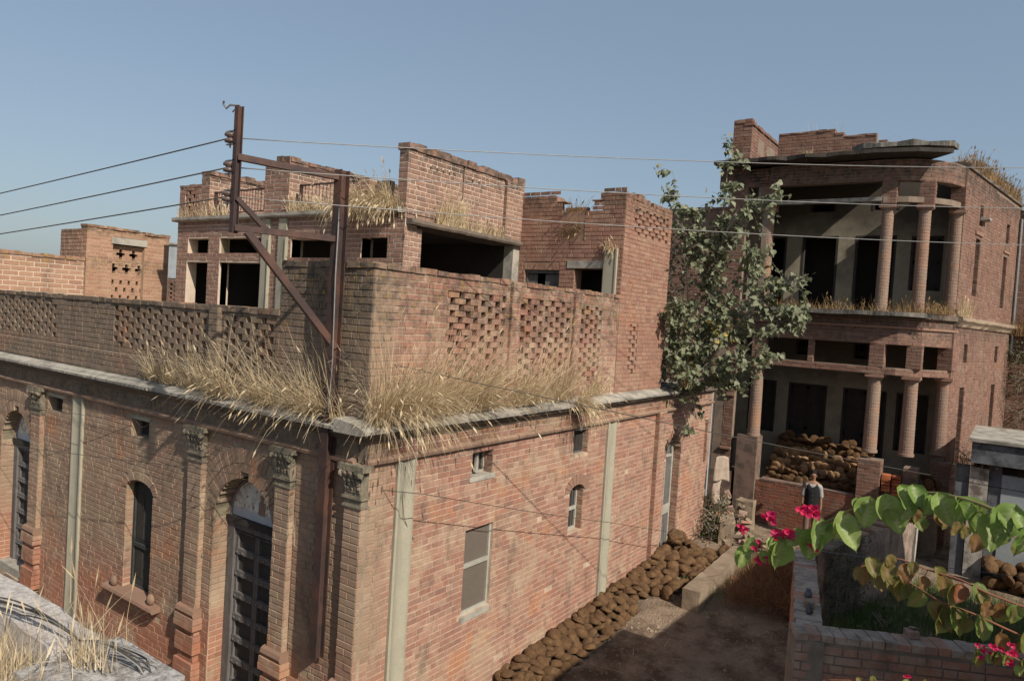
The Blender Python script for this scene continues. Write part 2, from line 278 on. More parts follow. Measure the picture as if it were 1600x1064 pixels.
def thing(name, base, label, cat, group=None):
    o = bpy.data.objects.new(name, None); COL.objects.link(o); o.location = base; o.empty_display_size = 0.2
    BASE[o.name] = Vector(base); tag(o, label, cat, group); BR[o.name] = []; return o
BR = {}
class Fr:
    """wall frame: origin (x,y), horizontal unit u, outward normal n"""
    def __init__(s, x, y, ux, uy, nx, ny):
        s.o = Vector((x, y, 0)); s.u = Vector((ux, uy, 0)).normalized(); s.n = Vector((nx, ny, 0)).normalized()
    def p(s, a, h, d=0): return s.o + s.u * a + s.n * d + Vector((0, 0, h))
    def box(s, mb, a0, a1, h0, h1, d0, d1, r=None, j=0):
        vs = [s.p(a + U(-j, j), h + U(-j, j), d + U(-j, j)) for a in (a0, a1) for d in (d0, d1) for h in (h0, h1)]
        mb.add(vs, BOXF, r)
def core(mb, fr, s0, s1, z0, z1, thk, holes, d=0.0):
    ss = sorted({s0, s1} | {min(max(h[i], s0), s1) for h in holes for i in (0, 1)})
    for a, b in zip(ss, ss[1:]):
        if b - a < 1e-4: continue
        m = (a + b) / 2; cut = sorted([(max(h[2], z0), min(h[3], z1)) for h in holes if h[0] < m < h[1] and h[3] > z0 and h[2] < z1])
        z = z0
        for c0, c1 in cut:
            if c0 > z + 1e-4: fr.box(mb, a, b, z, c0, d - thk, d)
            z = max(z, c1)
        if z1 > z + 1e-4: fr.box(mb, a, b, z, z1, d - thk, d)
def field(T, fr, s0, s1, z0, z1, holes=(), d=0.0, H=0.074, J=0.011, L=0.235, proud=0.007, jali=(), mode='eng', topf=None, miss=0.0, phase=0):
    """brick courses as (frame, s, z, len, h, depth offset, proud); jali = rects laid with gaps and stood proud of a recessed backing"""
    if T.name == 'rooftop_pavilion': J, H = 0.014, 0.072
    out = BR[T.name]; z = z0 + J * 0.5; k = phase
    while z + H * 0.6 < z1:
        h = min(H, z1 - z - 0.002); zc = z + h / 2; k += 1
        segs = [(s0, s1)]
        for q in holes:
            if q[2] < zc < q[3]:
                ns = []
                for a, b in segs:
                    if q[1] <= a or q[0] >= b: ns.append((a, b)); continue
                    if q[0] > a: ns.append((a, q[0]))
                    if q[1] < b: ns.append((q[1], b))
                segs = ns
        jr = [q for q in jali if q[2] < zc < q[3]]
        for q in jr:
            ns = []
            for a, b in segs:
                if q[1] <= a or q[0] >= b: ns.append((a, b)); continue
                if q[0] > a: ns.append((a, q[0]))
                if q[1] < b: ns.append((q[1], b))
            segs = ns
        for a, b in segs:
            header = (k % 2 == 0) if mode == 'eng' else False
            unit = (L if not header else L * 0.5 + 0.002)
            if mode == 'run': unit = L
            x = a + 0.003; off = (unit + J) * (0.5 if k % 2 else 0.0) if mode == 'run' else (0 if not header else (unit + J) * 0.5)
            first = True
            while x < b - 0.012:
                l = unit * U(0.96, 1.02)
                if mode == 'eng' and R() < 0.18: l = L if header else L * 0.5
                if first and off > 0.02: l = off - J; 
                first = False
                e = min(x + l, b - 0.003)
                if b - e < 0.04: e = b - 0.003
                if e - x > 0.02 and not (topf and zc > topf((x + e) / 2)) and R() >= miss:
                    out.append((fr, (x + e) / 2, zc, e - x, h * U(0.95, 1.0), d, proud * U(0.4, 1.5)))
                x = e + J
        for q in jr:
            per = L + 0.105; x = q[0] + (0 if k % 2 else -per * 0.5)
            while x < q[1] - 0.03:
                a = max(x, q[0]); b = min(x + L, q[1])
                if b - a > 0.03: out.append((fr, (a + b) / 2 + U(-.006, .006), zc, b - a, h * 1.12, d - 0.11, 0.11 + U(-0.006, 0.008)))
                x += per
        z += H + J
NB = 0
BM = []
def brick_unit():
    if BM: return BM
    for i in range(5):
        me = bpy.data.meshes.new('brick')
        vs = []
        for y, c in ((0, 0), (0.6, 0.0), (1, 0.03)):
            for (sx, sz) in ((-1, -1), (1, -1), (1, 1), (-1, 1)):
                vs.append((sx * (0.5 - c * 0.6 + U(-.01, .006)), y, sz * (0.5 - c * 2 + U(-.04, .02))))
        fs = [(8, 9, 10, 11)]
        for lv in (0, 4):
            for q in range(4): fs.append((lv + q, lv + (q + 1) % 4, lv + 4 + (q + 1) % 4, lv + 4 + q))
        me.from_pydata(vs, [], [f[::-1] for f in fs]); BM.append(me)
    return BM
def flush(T, mat, parent=None, limit=300):
    lst = BR[T.name]; BR[T.name] = []
    sc = []
    for i, (fr, s_, z, l, h, d, pr) in enumerate(lst):
        p = fr.p(s_, z, d + pr); v = p - CP; dep = v.dot(CF)
        q = 0
        if dep > 0.5:
            x = v.dot(CR) / dep; y = v.dot(CU) / dep
            if abs(x) < 0.714 and abs(y) < 0.475:
                q = l * h * max(0, -v.normalized().dot(fr.n)) / dep ** 2
        sc.append((q, i))
    sc.sort(reverse=True); top = {i for q, i in sc[:limit] if q > 0}
    par = parent or T; b = BASE[par.name]; ms = {}
    mb = MB(); mt = M[mat]
    for i, (fr, s_, z, l, h, d, pr) in enumerate(lst):
        if i in top:
            u, n = fr.u, fr.n
            if u.cross(n).z < 0: u = -u
            key = (R() * 5) // 1
            me = ms.get(key)
            if me is None:
                me = brick_unit()[int(key)].copy(); me.materials.clear(); me.materials.append(mt); ms[key] = me
            o = bpy.data.objects.new('brick', me); COL.objects.link(o); o.parent = par
            c = fr.p(s_, z, d) - b
            th = U(-.006, .006)
            o.matrix_local = Matrix(((u.x * l, n.x * pr, 0, c.x), (u.y * l, n.y * pr, 0, c.y), (0, 0, h, c.z), (0, 0, 0, 1))) @ Matrix.Rotation(0, 4, 'Y')
        else:
            j = 0.002; a0, a1, h0, h1 = s_ - l / 2, s_ + l / 2, z - h / 2, z + h / 2
            c = 0.004
            vs = [fr.p(a + U(-j, j), q + U(-j, j), d) for a, q in ((a0, h0), (a1, h0), (a1, h1), (a0, h1))]
            e = max(pr - 0.004, pr * 0.5)
            vs += [fr.p(a + U(-j, j), q + U(-j, j), d + e) for a, q in ((a0, h0), (a1, h0), (a1, h1), (a0, h1))]
            vs += [fr.p(a + U(-j, j), q + U(-j, j), d + pr + U(-.001, .001)) for a, q in ((a0 + c, h0 + c), (a1 - c, h0 + c), (a1 - c, h1 - c), (a0 + c, h1 - c))]
            fs = [(8, 9, 10, 11)]
            for lv in (0, 4):
                for q in range(4): fs.append((lv + q, lv + (q + 1) % 4, lv + 4 + (q + 1) % 4, lv + 4 + q))
            if fr.u.cross(fr.n).z > 0: fs = [f[::-1] for f in fs]
            mb.add(vs, fs)
    if mb.v: tag(mb.build('brickwork', mt, par), kind='stuff')
def tube(mb, pts, r, n=8, r1=None, cap=True, closed=False):
    pts = [Vector(p) for p in pts]; rings = []; m = len(pts); N = None
    for i, p in enumerate(pts):
        t = (pts[min(i + 1, m - 1)] - pts[max(i - 1, 0)]).normalized()
        if N is None: N = t.orthogonal().normalized()
        N = (N - t * N.dot(t)).normalized(); B = t.cross(N)
        rr = r if r1 is None else r + (r1 - r) * i / max(1, m - 1)
        if isinstance(r, (list, tuple)): rr = r[i]
        rings.append([p + (N * math.cos(2 * math.pi * k / n) + B * math.sin(2 * math.pi * k / n)) * rr for k in range(n)])
    vs = [q for g in rings for q in g]; fs = []
    for i in range(m - 1):
        for k in range(n): fs.append((i * n + k, i * n + (k + 1) % n, (i + 1) * n + (k + 1) % n, (i + 1) * n + k))
    if cap: fs += [tuple(range(n))[::-1], tuple((m - 1) * n + k for k in range(n))]
    mb.add(vs, fs)
def lathe(mb, x, y, prof, n=20, jit=0):
    vs = []; fs = []
    for z, r in prof:
        for k in range(n):
            a = 2 * math.pi * k / n; q = r + U(-jit, jit); vs.append((x + q * math.cos(a), y + q * math.sin(a), z))
    m = len(prof)
    for i in range(m - 1):
        for k in range(n): fs.append((i * n + k, i * n + (k + 1) % n, (i + 1) * n + (k + 1) % n, (i + 1) * n + k))
    fs += [tuple(range(n))[::-1], tuple((m - 1) * n + k for k in range(n))]
    mb.add(vs, fs)
def strip(mb, fr, prof, s0, s1, n=1, chip=0.0, droop=None):
    """profile [(d,h)] swept along the wall, with chipped outer edge"""
    k = max(1, n); rows = []
    for i in range(k + 1):
        a = s0 + (s1 - s0) * i / k; c = chip * (noise.noise(Vector((a * 3.1, fr.o.x, 5))) + 0.6 * noise.noise(Vector((a * 11, 3, fr.o.y)))) if chip else 0
        rows.append([fr.p(a, h + (c * 0.2 if d > 0.05 else 0), d + (c if d > 0.05 else 0)) for d, h in prof])
    m = len(prof); vs = [p for r in rows for p in r]; fs = []
    for i in range(k):
        for q in range(m): fs.append((i * m + q, i * m + (q + 1) % m, (i + 1) * m + (q + 1) % m, (i + 1) * m + q))
    fs += [tuple(range(m))[::-1], tuple(k * m + q for q in range(m))]
    mb.add(vs, fs)
def grass(name, spots, mat, label, cat='dry grass', hrange=(0.3, 0.7), wd=0.006, lean=(0, 0, 0), droop=0.5, seg=4, spread=0.5, heads=0.15):
    """spots: list of (fn()->point, count)"""
    mb = MB(); lean = Vector(lean)
    for fn, cnt in spots:
        for _ in range(cnt):
            p = Vector(fn()); h = hrange[0] + (hrange[1] - hrange[0]) * R() ** 1.6; h *= 1 + 0.5 * noise.noise(p * 2.7)
            a = U(0, 6.283); d = Vector((math.cos(a), math.sin(a), 0)) * U(0, spread) + lean * U(0.3, 1.2) + Vector((0, 0, 1))
            d.normalize(); side = Vector((-math.sin(a + U(-1, 1)), math.cos(a + U(-1, 1)), 0)).normalized()
            g = droop * U(0.2, 1.3); ww = wd * U(0.6, 1.5); vs = []; q = p.copy(); dd = d.copy()
            for i in range(seg + 1):
                t = i / seg; wv = side * ww * (1 - t * 0.85); vs += [q - wv, q + wv]
                dd = (dd + Vector((0, 0, -1)) * g / seg + Vector((U(-.06, .06), U(-.06, .06), 0))).normalized(); q = q + dd * (h / seg)
            mb.add(vs, [(2 * i, 2 * i + 1, 2 * i + 3, 2 * i + 2) for i in range(seg)])
            if R() < heads:
                e = (vs[-1] + vs[-2]) / 2; k = side * ww * 2.2
                mb.add([e - dd * 0.02, e + k + dd * 0.03, e + dd * 0.10, e - k + dd * 0.03], [(0, 1, 2, 3)])
    return tag(mb.build(name, mat), label, cat, kind='stuff')

RW = Fr(0, 0, 1, 0, 0, -1); LW = Fr(0, 0, 0, 1, -1, 0)

# ------------------------------------------------------------------ ground
def gz(x, y):
    z = -0.5 + 0.5 * min(1, max(0, (x - 2.5) / 6.5))
    if y > 3: z = -0.5 if x < 0 else z
    if y < -5.2: z = max(z, -0.15)
    return z
mb = MB(); nx, ny = 90, 70; X0, X1, Y0, Y1 = -10, 22, -12, 14; vs = []
for i in range(nx + 1):
    for j in range(ny + 1):
        x = X0 + (X1 - X0) * i / nx; y = Y0 + (Y1 - Y0) * j / ny
        e = min(1, min(i, nx - i, j, ny - j) / 5)
        vs.append((x, y, gz(x, y) + 0.05 * noise.noise(Vector((x * 0.9, y * 0.9, 0))) + 0.025 * noise.noise(Vector((x * 3.5, y * 3.5, 2)))))
mb.add(vs, [(i * (ny + 1) + j, (i + 1) * (ny + 1) + j, (i + 1) * (ny + 1) + j + 1, i * (ny + 1) + j + 1) for i in range(nx) for j in range(ny)])
tag(mb.build('lane_ground', 'soil', smooth=True, origin=Vector((0, 0, 0))), kind='structure')
mb = MB(); mb.add([(-600, -600, -0.62), (600, -600, -0.62), (600, 600, -0.62), (-600, 600, -0.62)], [(0, 1, 2, 3)])
tag(mb.build('ground', 'soil', origin=Vector((0, 0, -0.62))), kind='structure')

# ================================================================== 1. CORNER HOUSE
H1 = thing('corner_house', (0, 0, -0.5), 'large old pink brick corner house with grass grown ledge, lattice parapet and cement drain strips', 'house')
RL = 11.85; LL = 16.0; YW = 0.05     # lower walls stand 5 cm proud of parapet plane
RW1 = Fr(0, -YW, 1, 0, 0, -1); LW1 = Fr(-YW, 0, 0, 1, -1, 0)
def arch_holes(c, hw, zs, rise, z0, n=12, spike=0, spw=0.1):
    out = []
    for i in range(n):
        a = c - hw + 2 * hw * i / n; b = a + 2 * hw / n; m = ((a + b) / 2 - c) / hw
        t = zs + rise * math.sqrt(max(0, 1 - m * m))
        if spike: t += spike * max(0, 1 - abs(m) / spw)
        out.append((a, b, z0, t))
    return out
def voussoirs(T, fr, c, hw, zs, rise, length, mat, parent, d0=-0.2, d1=0.012, n=17, skip=None, name='voussoir', layers=1):
    for k in range(n):
        for ly in range(layers):
            a0 = math.pi * (k + 0.05) / n; a1 = math.pi * (k + 0.95) / n; am = (a0 + a1) / 2
            if skip and abs(am - math.pi / 2) < skip and ly == 0: l0 = length * 0.45
            else: l0 = 0
            def P(a, e, d):
                return fr.p(c - math.cos(a) * (hw + e), zs + math.sin(a) * (rise + e), d)
            e0 = ly * (length + 0.008) + l0; e1 = ly * (length + 0.008) + length; j = U(-.004, .006)
            mbv = MB(); mbv.add([P(a, e, d + (j if d == d1 else 0)) for a in (a0, a1) for d in (d0, d1) for e in (e0, e1)], BOXF)
            mbv.build(name, mat, parent)
# openings -------------------------------------------------------
win1 = (1.99, 2.66, 0.90, 2.17); vent1 = (2.05, 2.55, 2.90, 3.26); vent2 = (4.92, 5.45, 2.86, 3.30); win2 = (4.90, 5.40, 1.47, 2.25)
rdoor = (9.10, 9.98, 0.0, 2.55)
RH = [win1, vent1, vent2, (9.10, 9.98, -0.4, 2.3), (11.5, 11.72, 1.85, 2.95)]
RH += arch_holes(5.15, 0.25, 2.20, 0.12, 1.47, 8) + arch_holes(9.54, 0.44, 2.28, 0.48, -0.4, 14, 0.32, 0.35)
lwin = (4.55, 5.36, 0.48, 2.0)
LH = arch_holes(4.95, 0.40, 2.10, 0.16, 0.42, 10) + [(4.75, 5.28, 2.93, 3.22), (7.72, 8.30, 2.96, 3.24)]
LH += arch_holes(2.23, 0.68, 2.12, 0.66, -0.5, 20, 0.26, 0.16)
LH += arch_holes(9.65, 0.68, 2.12, 0.66, -0.5, 20, 0.26, 0.16)
mb = MB(); core(mb, RW1, 0.0, RL, -0.8, 3.38, 0.42, RH); mb.build('street_wall', 'mortar_near', H1)
mb = MB(); core(mb, LW1, 0.02, LL, -0.8, 3.38, 0.42, LH); mb.build('front_wall', 'mortar_near', H1)
def near(c, hw, zs, rise, z0, ln, n=16):   # holes for brick courses, grown by the voussoir ring
    return arch_holes(c, hw + ln, zs, rise + ln, zs - 0.02, n) + [(c - hw, c + hw, z0, zs)]
strips_r = [(0.50, 0.82, -1, 3.4), (6.14, 6.48, -1, 3.4), (8.40, 8.80, -1, 3.38)]
RHb = [win1, vent1, vent2, (11.5, 11.72, 1.85, 2.95)] + strips_r + near(5.15, 0.25, 2.20, 0.12, 1.47, 0.2) + near(9.54, 0.44, 2.28, 0.48, -1, 0.12)
field(H1, RW1, 0.0, RL, -0.75, 3.37, RHb, miss=0.004)
strips_l = [(6.87, 7.25, -1, 3.4), (-0.1, 0.18, -1, 3.4), (1.15, 1.48, -1, 3.4), (3.13, 3.50, -1, 3.4), (8.41, 8.81, -1, 3.4)]
LHb = [(4.75, 5.28, 2.93, 3.22), (7.72, 8.30, 2.96, 3.24)] + strips_l + near(4.95, 0.40, 2.10, 0.16, 0.42, 0.135) + near(2.23, 0.68, 2.12, 0.66, -1, 0.46, 22) + near(9.65, 0.68, 2.12, 0.66, -1, 0.46, 22)
field(H1, LW1, 0.0, LL, -0.75, 3.37, LHb, miss=0.004)
# reveals in brick
for a, z0, z1, dp in ((5.40, 1.47, 2.25, 0.25), (9.98, -0.3, 2.3, 0.35), (2.55, 2.90, 3.26, 0.3), (5.45, 2.86, 3.30, 0.2), (11.72, 1.85, 2.9, 0.2)):
    f = Fr(a, -YW, 0, 1, -1, 0); field(H1, f, 0.005, dp, z0, z1, mode='run', L=0.22)
for a, z0, z1, dp in ((5.35, 0.5, 2.05, 0.12), (2.91, -0.4, 2.1, 0.26), (10.33, -0.4, 2.1, 0.26)):
    f = Fr(-YW, a, 1, 0, 0, -1); field(H1, f, 0.005, dp, z0, z1, mode='run', L=0.22)
voussoirs(H1, LW1, 4.95, 0.40, 2.10, 0.16, 0.13, 'brick_near', H1, n=19)
voussoirs(H1, RW1, 5.15, 0.25, 2.20, 0.12, 0.19, 'redtrim', H1, n=9)
voussoirs(H1, RW1, 9.54, 0.44, 2.28, 0.48, 0.11, 'redtrim', H1, n=17, skip=0.25)
for c in (2.23, 9.65): voussoirs(H1, LW1, c, 0.68, 2.12, 0.66, 0.21, 'brick_near', H1, n=35, skip=0.12, layers=2)
# frieze, mouldings, ledge
def cornice(fr, s0, s1, nm):
    mb = MB(); strip(mb, fr, [(-0.35, 3.38), (0.02, 3.38), (0.02, 3.64), (-0.35, 3.64)], s0, s1); mb.build('frieze', 'mortar_near', H1)
    mb = MB(); strip(mb, fr, [(0.0, 3.345), (0.075, 3.36), (0.085, 3.40), (0.04, 3.43), (0.0, 3.43)], s0, s1, 60, 0.008); mb.build('moulding', 'trim', H1)
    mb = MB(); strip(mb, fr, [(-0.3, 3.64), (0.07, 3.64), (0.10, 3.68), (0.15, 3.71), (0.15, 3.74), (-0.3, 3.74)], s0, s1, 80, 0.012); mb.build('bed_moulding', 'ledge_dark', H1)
cornice(RW1, -0.05, RL, 'r'); cornice(LW1, 0.05, LL, 'l')
field(H1, RW1, 0.0, RL, 3.43, 3.64, d=0.02); field(H1, LW1, 0.02, LL, 3.43, 3.64, d=0.02)
# ledge slabs, laid piece by piece, edges chipped
for fr, s0, s1 in ((RW1, -0.27, 9.6), (LW1, -0.02, LL)):
    a = s0
    while a < s1:
        b = min(a + U(0.8, 1.5), s1); dr = U(0, 0.03)
        mb = MB(); strip(mb, fr, [(-0.32, 3.742), (0.12, 3.742), (0.22 - dr, 3.76), (0.225 - dr, 3.80), (0.05, 3.865), (-0.32, 3.905)], a + 0.004, b - 0.004, 22, 0.028)
        mb.build('ledge_slab', 'cement', H1); a = b
mb = MB(); strip(mb, RW1, [(-0.3, 3.742), (0.10, 3.742), (0.10, 3.80), (-0.3, 3.86)], 9.6, RL, 40, 0.05); mb.build('broken_ledge', 'ledge_dark', H1)
# drain strips (half round cement channels with raised lips)
def channel(fr, a, b, z0, z1):
    mb = MB(); m = (a + b) / 2; n = 14
    prof = [(a, 0), (a, 0.045), (a + 0.035, 0.05)] + [(a + 0.035 + (b - a - 0.07) * i / n, 0.05 - 0.038 * math.sin(math.pi * i / n)) for i in range(1, n)] + [(b - 0.035, 0.05), (b, 0.045), (b, 0)]
    zz = [z0 + (z1 - z0) * i / 12 for i in range(13)]
    vs = [fr.p(s_ + U(-.002, .002), z, d) for z in zz for s_, d in prof]; k = len(prof); fs = []
    for i in range(12):
        for q in range(k - 1): fs.append((i * k + q, i * k + q + 1, (i + 1) * k + q + 1, (i + 1) * k + q))
    mb.add(vs, fs); return mb.build('drain_channel', 'pipe', H1)
channel(RW1, 0.50, 0.82, -0.7, 3.36); channel(RW1, 6.14, 6.48, -0.3, 3.36); channel(LW1, 6.87, 7.25, -0.6, 3.36)
# pilasters
def pilaster(fr, a, b, z0, z1, dp=0.08, cap=True, base=True, corner=False):
    mb = MB(); fr.box(mb, a, b, z0, z1 - 0.5 if cap else z1, -0.05, dp); P = mb.build('pilaster', 'mortar_near', H1)
    ff = Fr(*(fr.p(0, 0, dp)).xy, fr.u.x, fr.u.y, fr.n.x, fr.n.y); zt = z1 - 0.5 if cap else z1
    field(H1, ff, a, b, z0, zt, mode='run', L=b - a - 0.006 if R() < 0.5 else 0.235)
    o = fr.p(a, 0, 0); field(H1, Fr(o.x, o.y, fr.n.x, fr.n.y, -fr.u.x, -fr.u.y), 0.003, dp, z0, zt, mode='run')
    if corner: return P
    if cap:
        m = (a + b) / 2; hw = (b - a) / 2
        c = MB()
        for z, e, t in ((zt, 0.02, 0.025), (zt + 0.10, 0.025, 0.03), (zt + 0.44, 0.07, 0.07)): fr.box(c, a - e, b + e, z, z + t, -0.04, dp + e, j=0.003)
        fr.box(c, a, b, zt + 0.025, zt + 0.10, -0.04, dp + 0.003); fr.box(c, a + 0.005, b - 0.005, zt + 0.13, zt + 0.44, -0.04, dp + 0.01)
        for row, z, e in ((5, zt + 0.15, 0.02), (4, zt + 0.24, 0.035), (3, zt + 0.33, 0.055)):
            for i in range(row):
                s_ = a + (b - a) * (i + 0.5) / row
                for kk in range(3):
                    pz = z + kk * 0.035; ee = dp + e * (0.5 + kk * 0.5)
                    ww = (b - a) / row * 0.36 * (1 - kk * 0.15); fr.box(c, s_ - ww, s_ + ww, pz, pz + 0.034, dp, ee, j=0.006)
        for s_ in (a - 0.02, b + 0.02):
            q = fr.p(s_, zt + 0.40, dp + 0.05); vs = []
            for th in range(6):
                for ph in range(8):
                    aa = math.pi * th / 5; bb = 2 * math.pi * ph / 8; rr = 0.05 * U(0.8, 1.1)
                    vs.append(q + Vector((rr * math.sin(aa) * math.cos(bb), rr * math.sin(aa) * math.sin(bb), rr * math.cos(aa))))
            c.add(vs, [(i * 8 + k, i * 8 + (k + 1) % 8, (i + 1) * 8 + (k + 1) % 8, (i + 1) * 8 + k) for i in range(5) for k in range(8)])
        c.build('capital', 'capitalm', P)
    if base:
        c = MB(); e = 0.07
        zb = 0.62
        # torus roll, stepped brick plinth
        pr = [(dp + 0.02, zb + 0.12), (dp + 0.055, zb + 0.10), (dp + 0.075, zb + 0.05), (dp + 0.055, zb), (dp + 0.0, zb - 0.005), (-0.03, zb - 0.005), (-0.03, zb + 0.12)]
        strip(c, fr, pr, a - 0.05, b + 0.05); c.build('base_roll', 'redtrim', P)
        for z, ee in ((zb - 0.09, 0.07), (zb - 0.18, 0.075), (zb - 0.27, 0.02), (zb - 0.36, 0.05), (zb - 0.45, 0.055), (zb - 0.54, 0.055), (zb - 0.66, 0.02), (zb - 0.75, 0.06), (zb - 0.84, 0.065), (zb - 0.93, 0.065), (zb - 1.02, 0.065)):
            m = a + (b - a) * U(0.35, 0.65)
            for q0, q1 in ((a - ee, m - 0.004), (m + 0.004, b + ee)):
                c = MB(); fr.box(c, q0, q1, z, z + 0.08, -0.03, dp + ee, j=0.003); c.build('plinth_brick', 'brick_near', P)
    return P
pilaster(LW1, -0.115, 0.17, -0.8, 3.36, 0.07); pilaster(LW1, 1.17, 1.47, -0.8, 3.36); pilaster(LW1, 3.14, 3.49, -0.8, 3.36); pilaster(LW1, 8.42, 8.80, -0.8, 3.36)
# corner return and brick pier on the lane side
mb = MB(); RW1.box(mb, -0.05 - 0.07, 0.14, -0.8, 2.86, -0.0, 0.05); mb.build('corner_pier', 'mortar_near', H1)
field(H1, Fr(0, -YW - 0.05, 1, 0, 0, -1), -0.118, 0.14, -0.75, 2.86, mode='run')
mb = MB(); RW1.box(mb, 8.42, 8.78, -0.5, 3.38, -0.02, 0.10); mb.build('pier', 'mortar_near', H1)
field(H1, Fr(0, -YW - 0.10, 1, 0, 0, -1), 8.42, 8.78, -0.45, 3.36, mode='run')
field(H1, Fr(8.42, -YW, 0, -1, -1, 0), 0.0, 0.10, -0.45, 3.36, mode='run')
# --- windows and doors
def winframe(fr, q, d, mat, t=0.045, rails=(), posts=(), pane=None, name='window', bars=0):
    a, b, z0, z1 = q; c = MB()
    fr.box(c, a, a + t, z0, z1, d - 0.06, d); fr.box(c, b - t, b, z0, z1, d - 0.06, d)
    fr.box(c, a + t, b - t, z0, z0 + t, d - 0.06, d); fr.box(c, a + t, b - t, z1 - t, z1, d - 0.06, d)
    for z in rails: fr.box(c, a + t, b - t, z - 0.03, z + 0.03, d - 0.05, d + 0.003)
    for s_ in posts: fr.box(c, s_ - 0.02, s_ + 0.02, z0 + t, z1 - t, d - 0.055, d - 0.004)
    W = c.build(name, mat, H1)
    if pane:
        c = MB(); fr.box(c, a + t, b - t, z0 + t, z1 - t, d - 0.045, d - 0.03); c.build('pane', pane, W)
    for i in range(bars):
        s_ = a + t + (b - a - 2 * t) * (i + 1) / (bars + 1); c = MB(); tube(c, [fr.p(s_, z0, d - 0.02), fr.p(s_, z1, d - 0.02)], 0.008, 6); c.build('bar', 'galv', W)
    return W
W = winframe(RW1, win1, -0.04, 'palewood', 0.04, rails=(1.60,), pane='mesh')
winframe(RW1, (4.90, 5.40, 1.47, 2.30), -0.13, 'palewood', 0.04, rails=(1.85,), pane='black', bars=3)
winframe(RW1, vent1, -0.16, 'palewood', 0.03, pane='black', bars=3, name='vent_window')
mb = MB(); RW1.box(mb, 2.26, 2.33, 2.93, 3.24, -0.13, -0.09, j=0.02); mb.build('broken_slat', 'palewood', H1)
winframe(RW1, vent2, -0.10, 'shutter', 0.03, pane='darkwood', name='vent_window')
mb = MB(); RW1.box(mb, 4.90, 5.47, 3.30, 3.345, -0.3, 0.012); mb.build('lintel', 'cement', H1)
mb = MB(); RW1.box(mb, 2.0, 2.6, 2.83, 2.90, -0.3, 0.015, j=0.01); mb.build('sill', 'cement', H1)
mb = MB(); RW1.box(mb, 1.97, 2.66, 0.80, 0.90, -0.3, 0.012, j=0.006); mb.build('sill', 'cement', H1)
W = winframe(RW1, (9.12, 9.96, 0.0, 2.62), -0.17, 'palewood', 0.07, rails=(1.02, 2.25), posts=(9.54,), pane='shutter', name='door')
c = MB(); RW1.box(c, 9.2, 9.9, 0.9, 1.12, -0.17, -0.15); c.build('lock_rail', 'palewood', W)
winframe(RW1, (11.5, 11.72, 1.85, 2.9), -0.2, 'darkwood', 0.03, pane='black')
# front windows
W = winframe(LW1, (4.55, 5.35, 0.44, 2.25), -0.12, 'greenwood', 0.05, rails=(1.15,), pane='greenwood')
c = MB()
for s_ in (4.75, 5.15):
    LW1.box(c, s_ - 0.1, s_ + 0.1, 0.62, 1.08, -0.152, -0.142); LW1.box(c, s_ - 0.1, s_ + 0.1, 1.25, 2.0, -0.152, -0.142)
c.build('shutter_panel', 'darkwood', W)
c = MB(); strip(c, LW1, [(-0.15, 0.38), (0.14, 0.36), (0.165, 0.40), (0.15, 0.44), (-0.15, 0.47)], 4.18, 5.74, 30, 0.012); c.build('window_sill', 'redtrim', H1)
for s_ in (4.36, 5.50):
    c = MB(); q = LW1.p(s_, 0.53, 0.07); vs = []
    for th in range(9):
        for ph in range(10):
            aa = math.pi * th / 8; bb = 2 * math.pi * ph / 10; rr = 0.085 * (1 + 0.12 * math.sin(5 * bb))
            vs.append(q + Vector((0.6 * rr * math.sin(aa) * math.cos(bb), rr * math.sin(aa) * math.sin(bb), rr * 1.05 * math.cos(aa))))
    c.add(vs, [(i * 10 + k, i * 10 + (k + 1) % 10, (i + 1) * 10 + (k + 1) % 10, (i + 1) * 10 + k) for i in range(8) for k in range(10)]); c.build('sill_finial', 'trim', H1, True)
for q in ((4.75, 5.28, 2.93, 3.22), (7.72, 8.30, 2.96, 3.24)):
    winframe(LW1, q, -0.14, 'shutter', 0.025, pane='black', posts=(q[0] + 0.2,), name='vent_window')
    c = MB(); LW1.box(c, q[0] - 0.05, q[1] + 0.05, q[3], q[3] + 0.06, -0.3, 0.012); c.build('lintel', 'pipe', H1)
    c = MB(); LW1.box(c, q[0] + 0.1, q[0] + 0.16, q[2] + 0.02, q[3] - 0.03, -0.12, -0.08, j=0.03); c.build('broken_slat', 'shutter', H1)
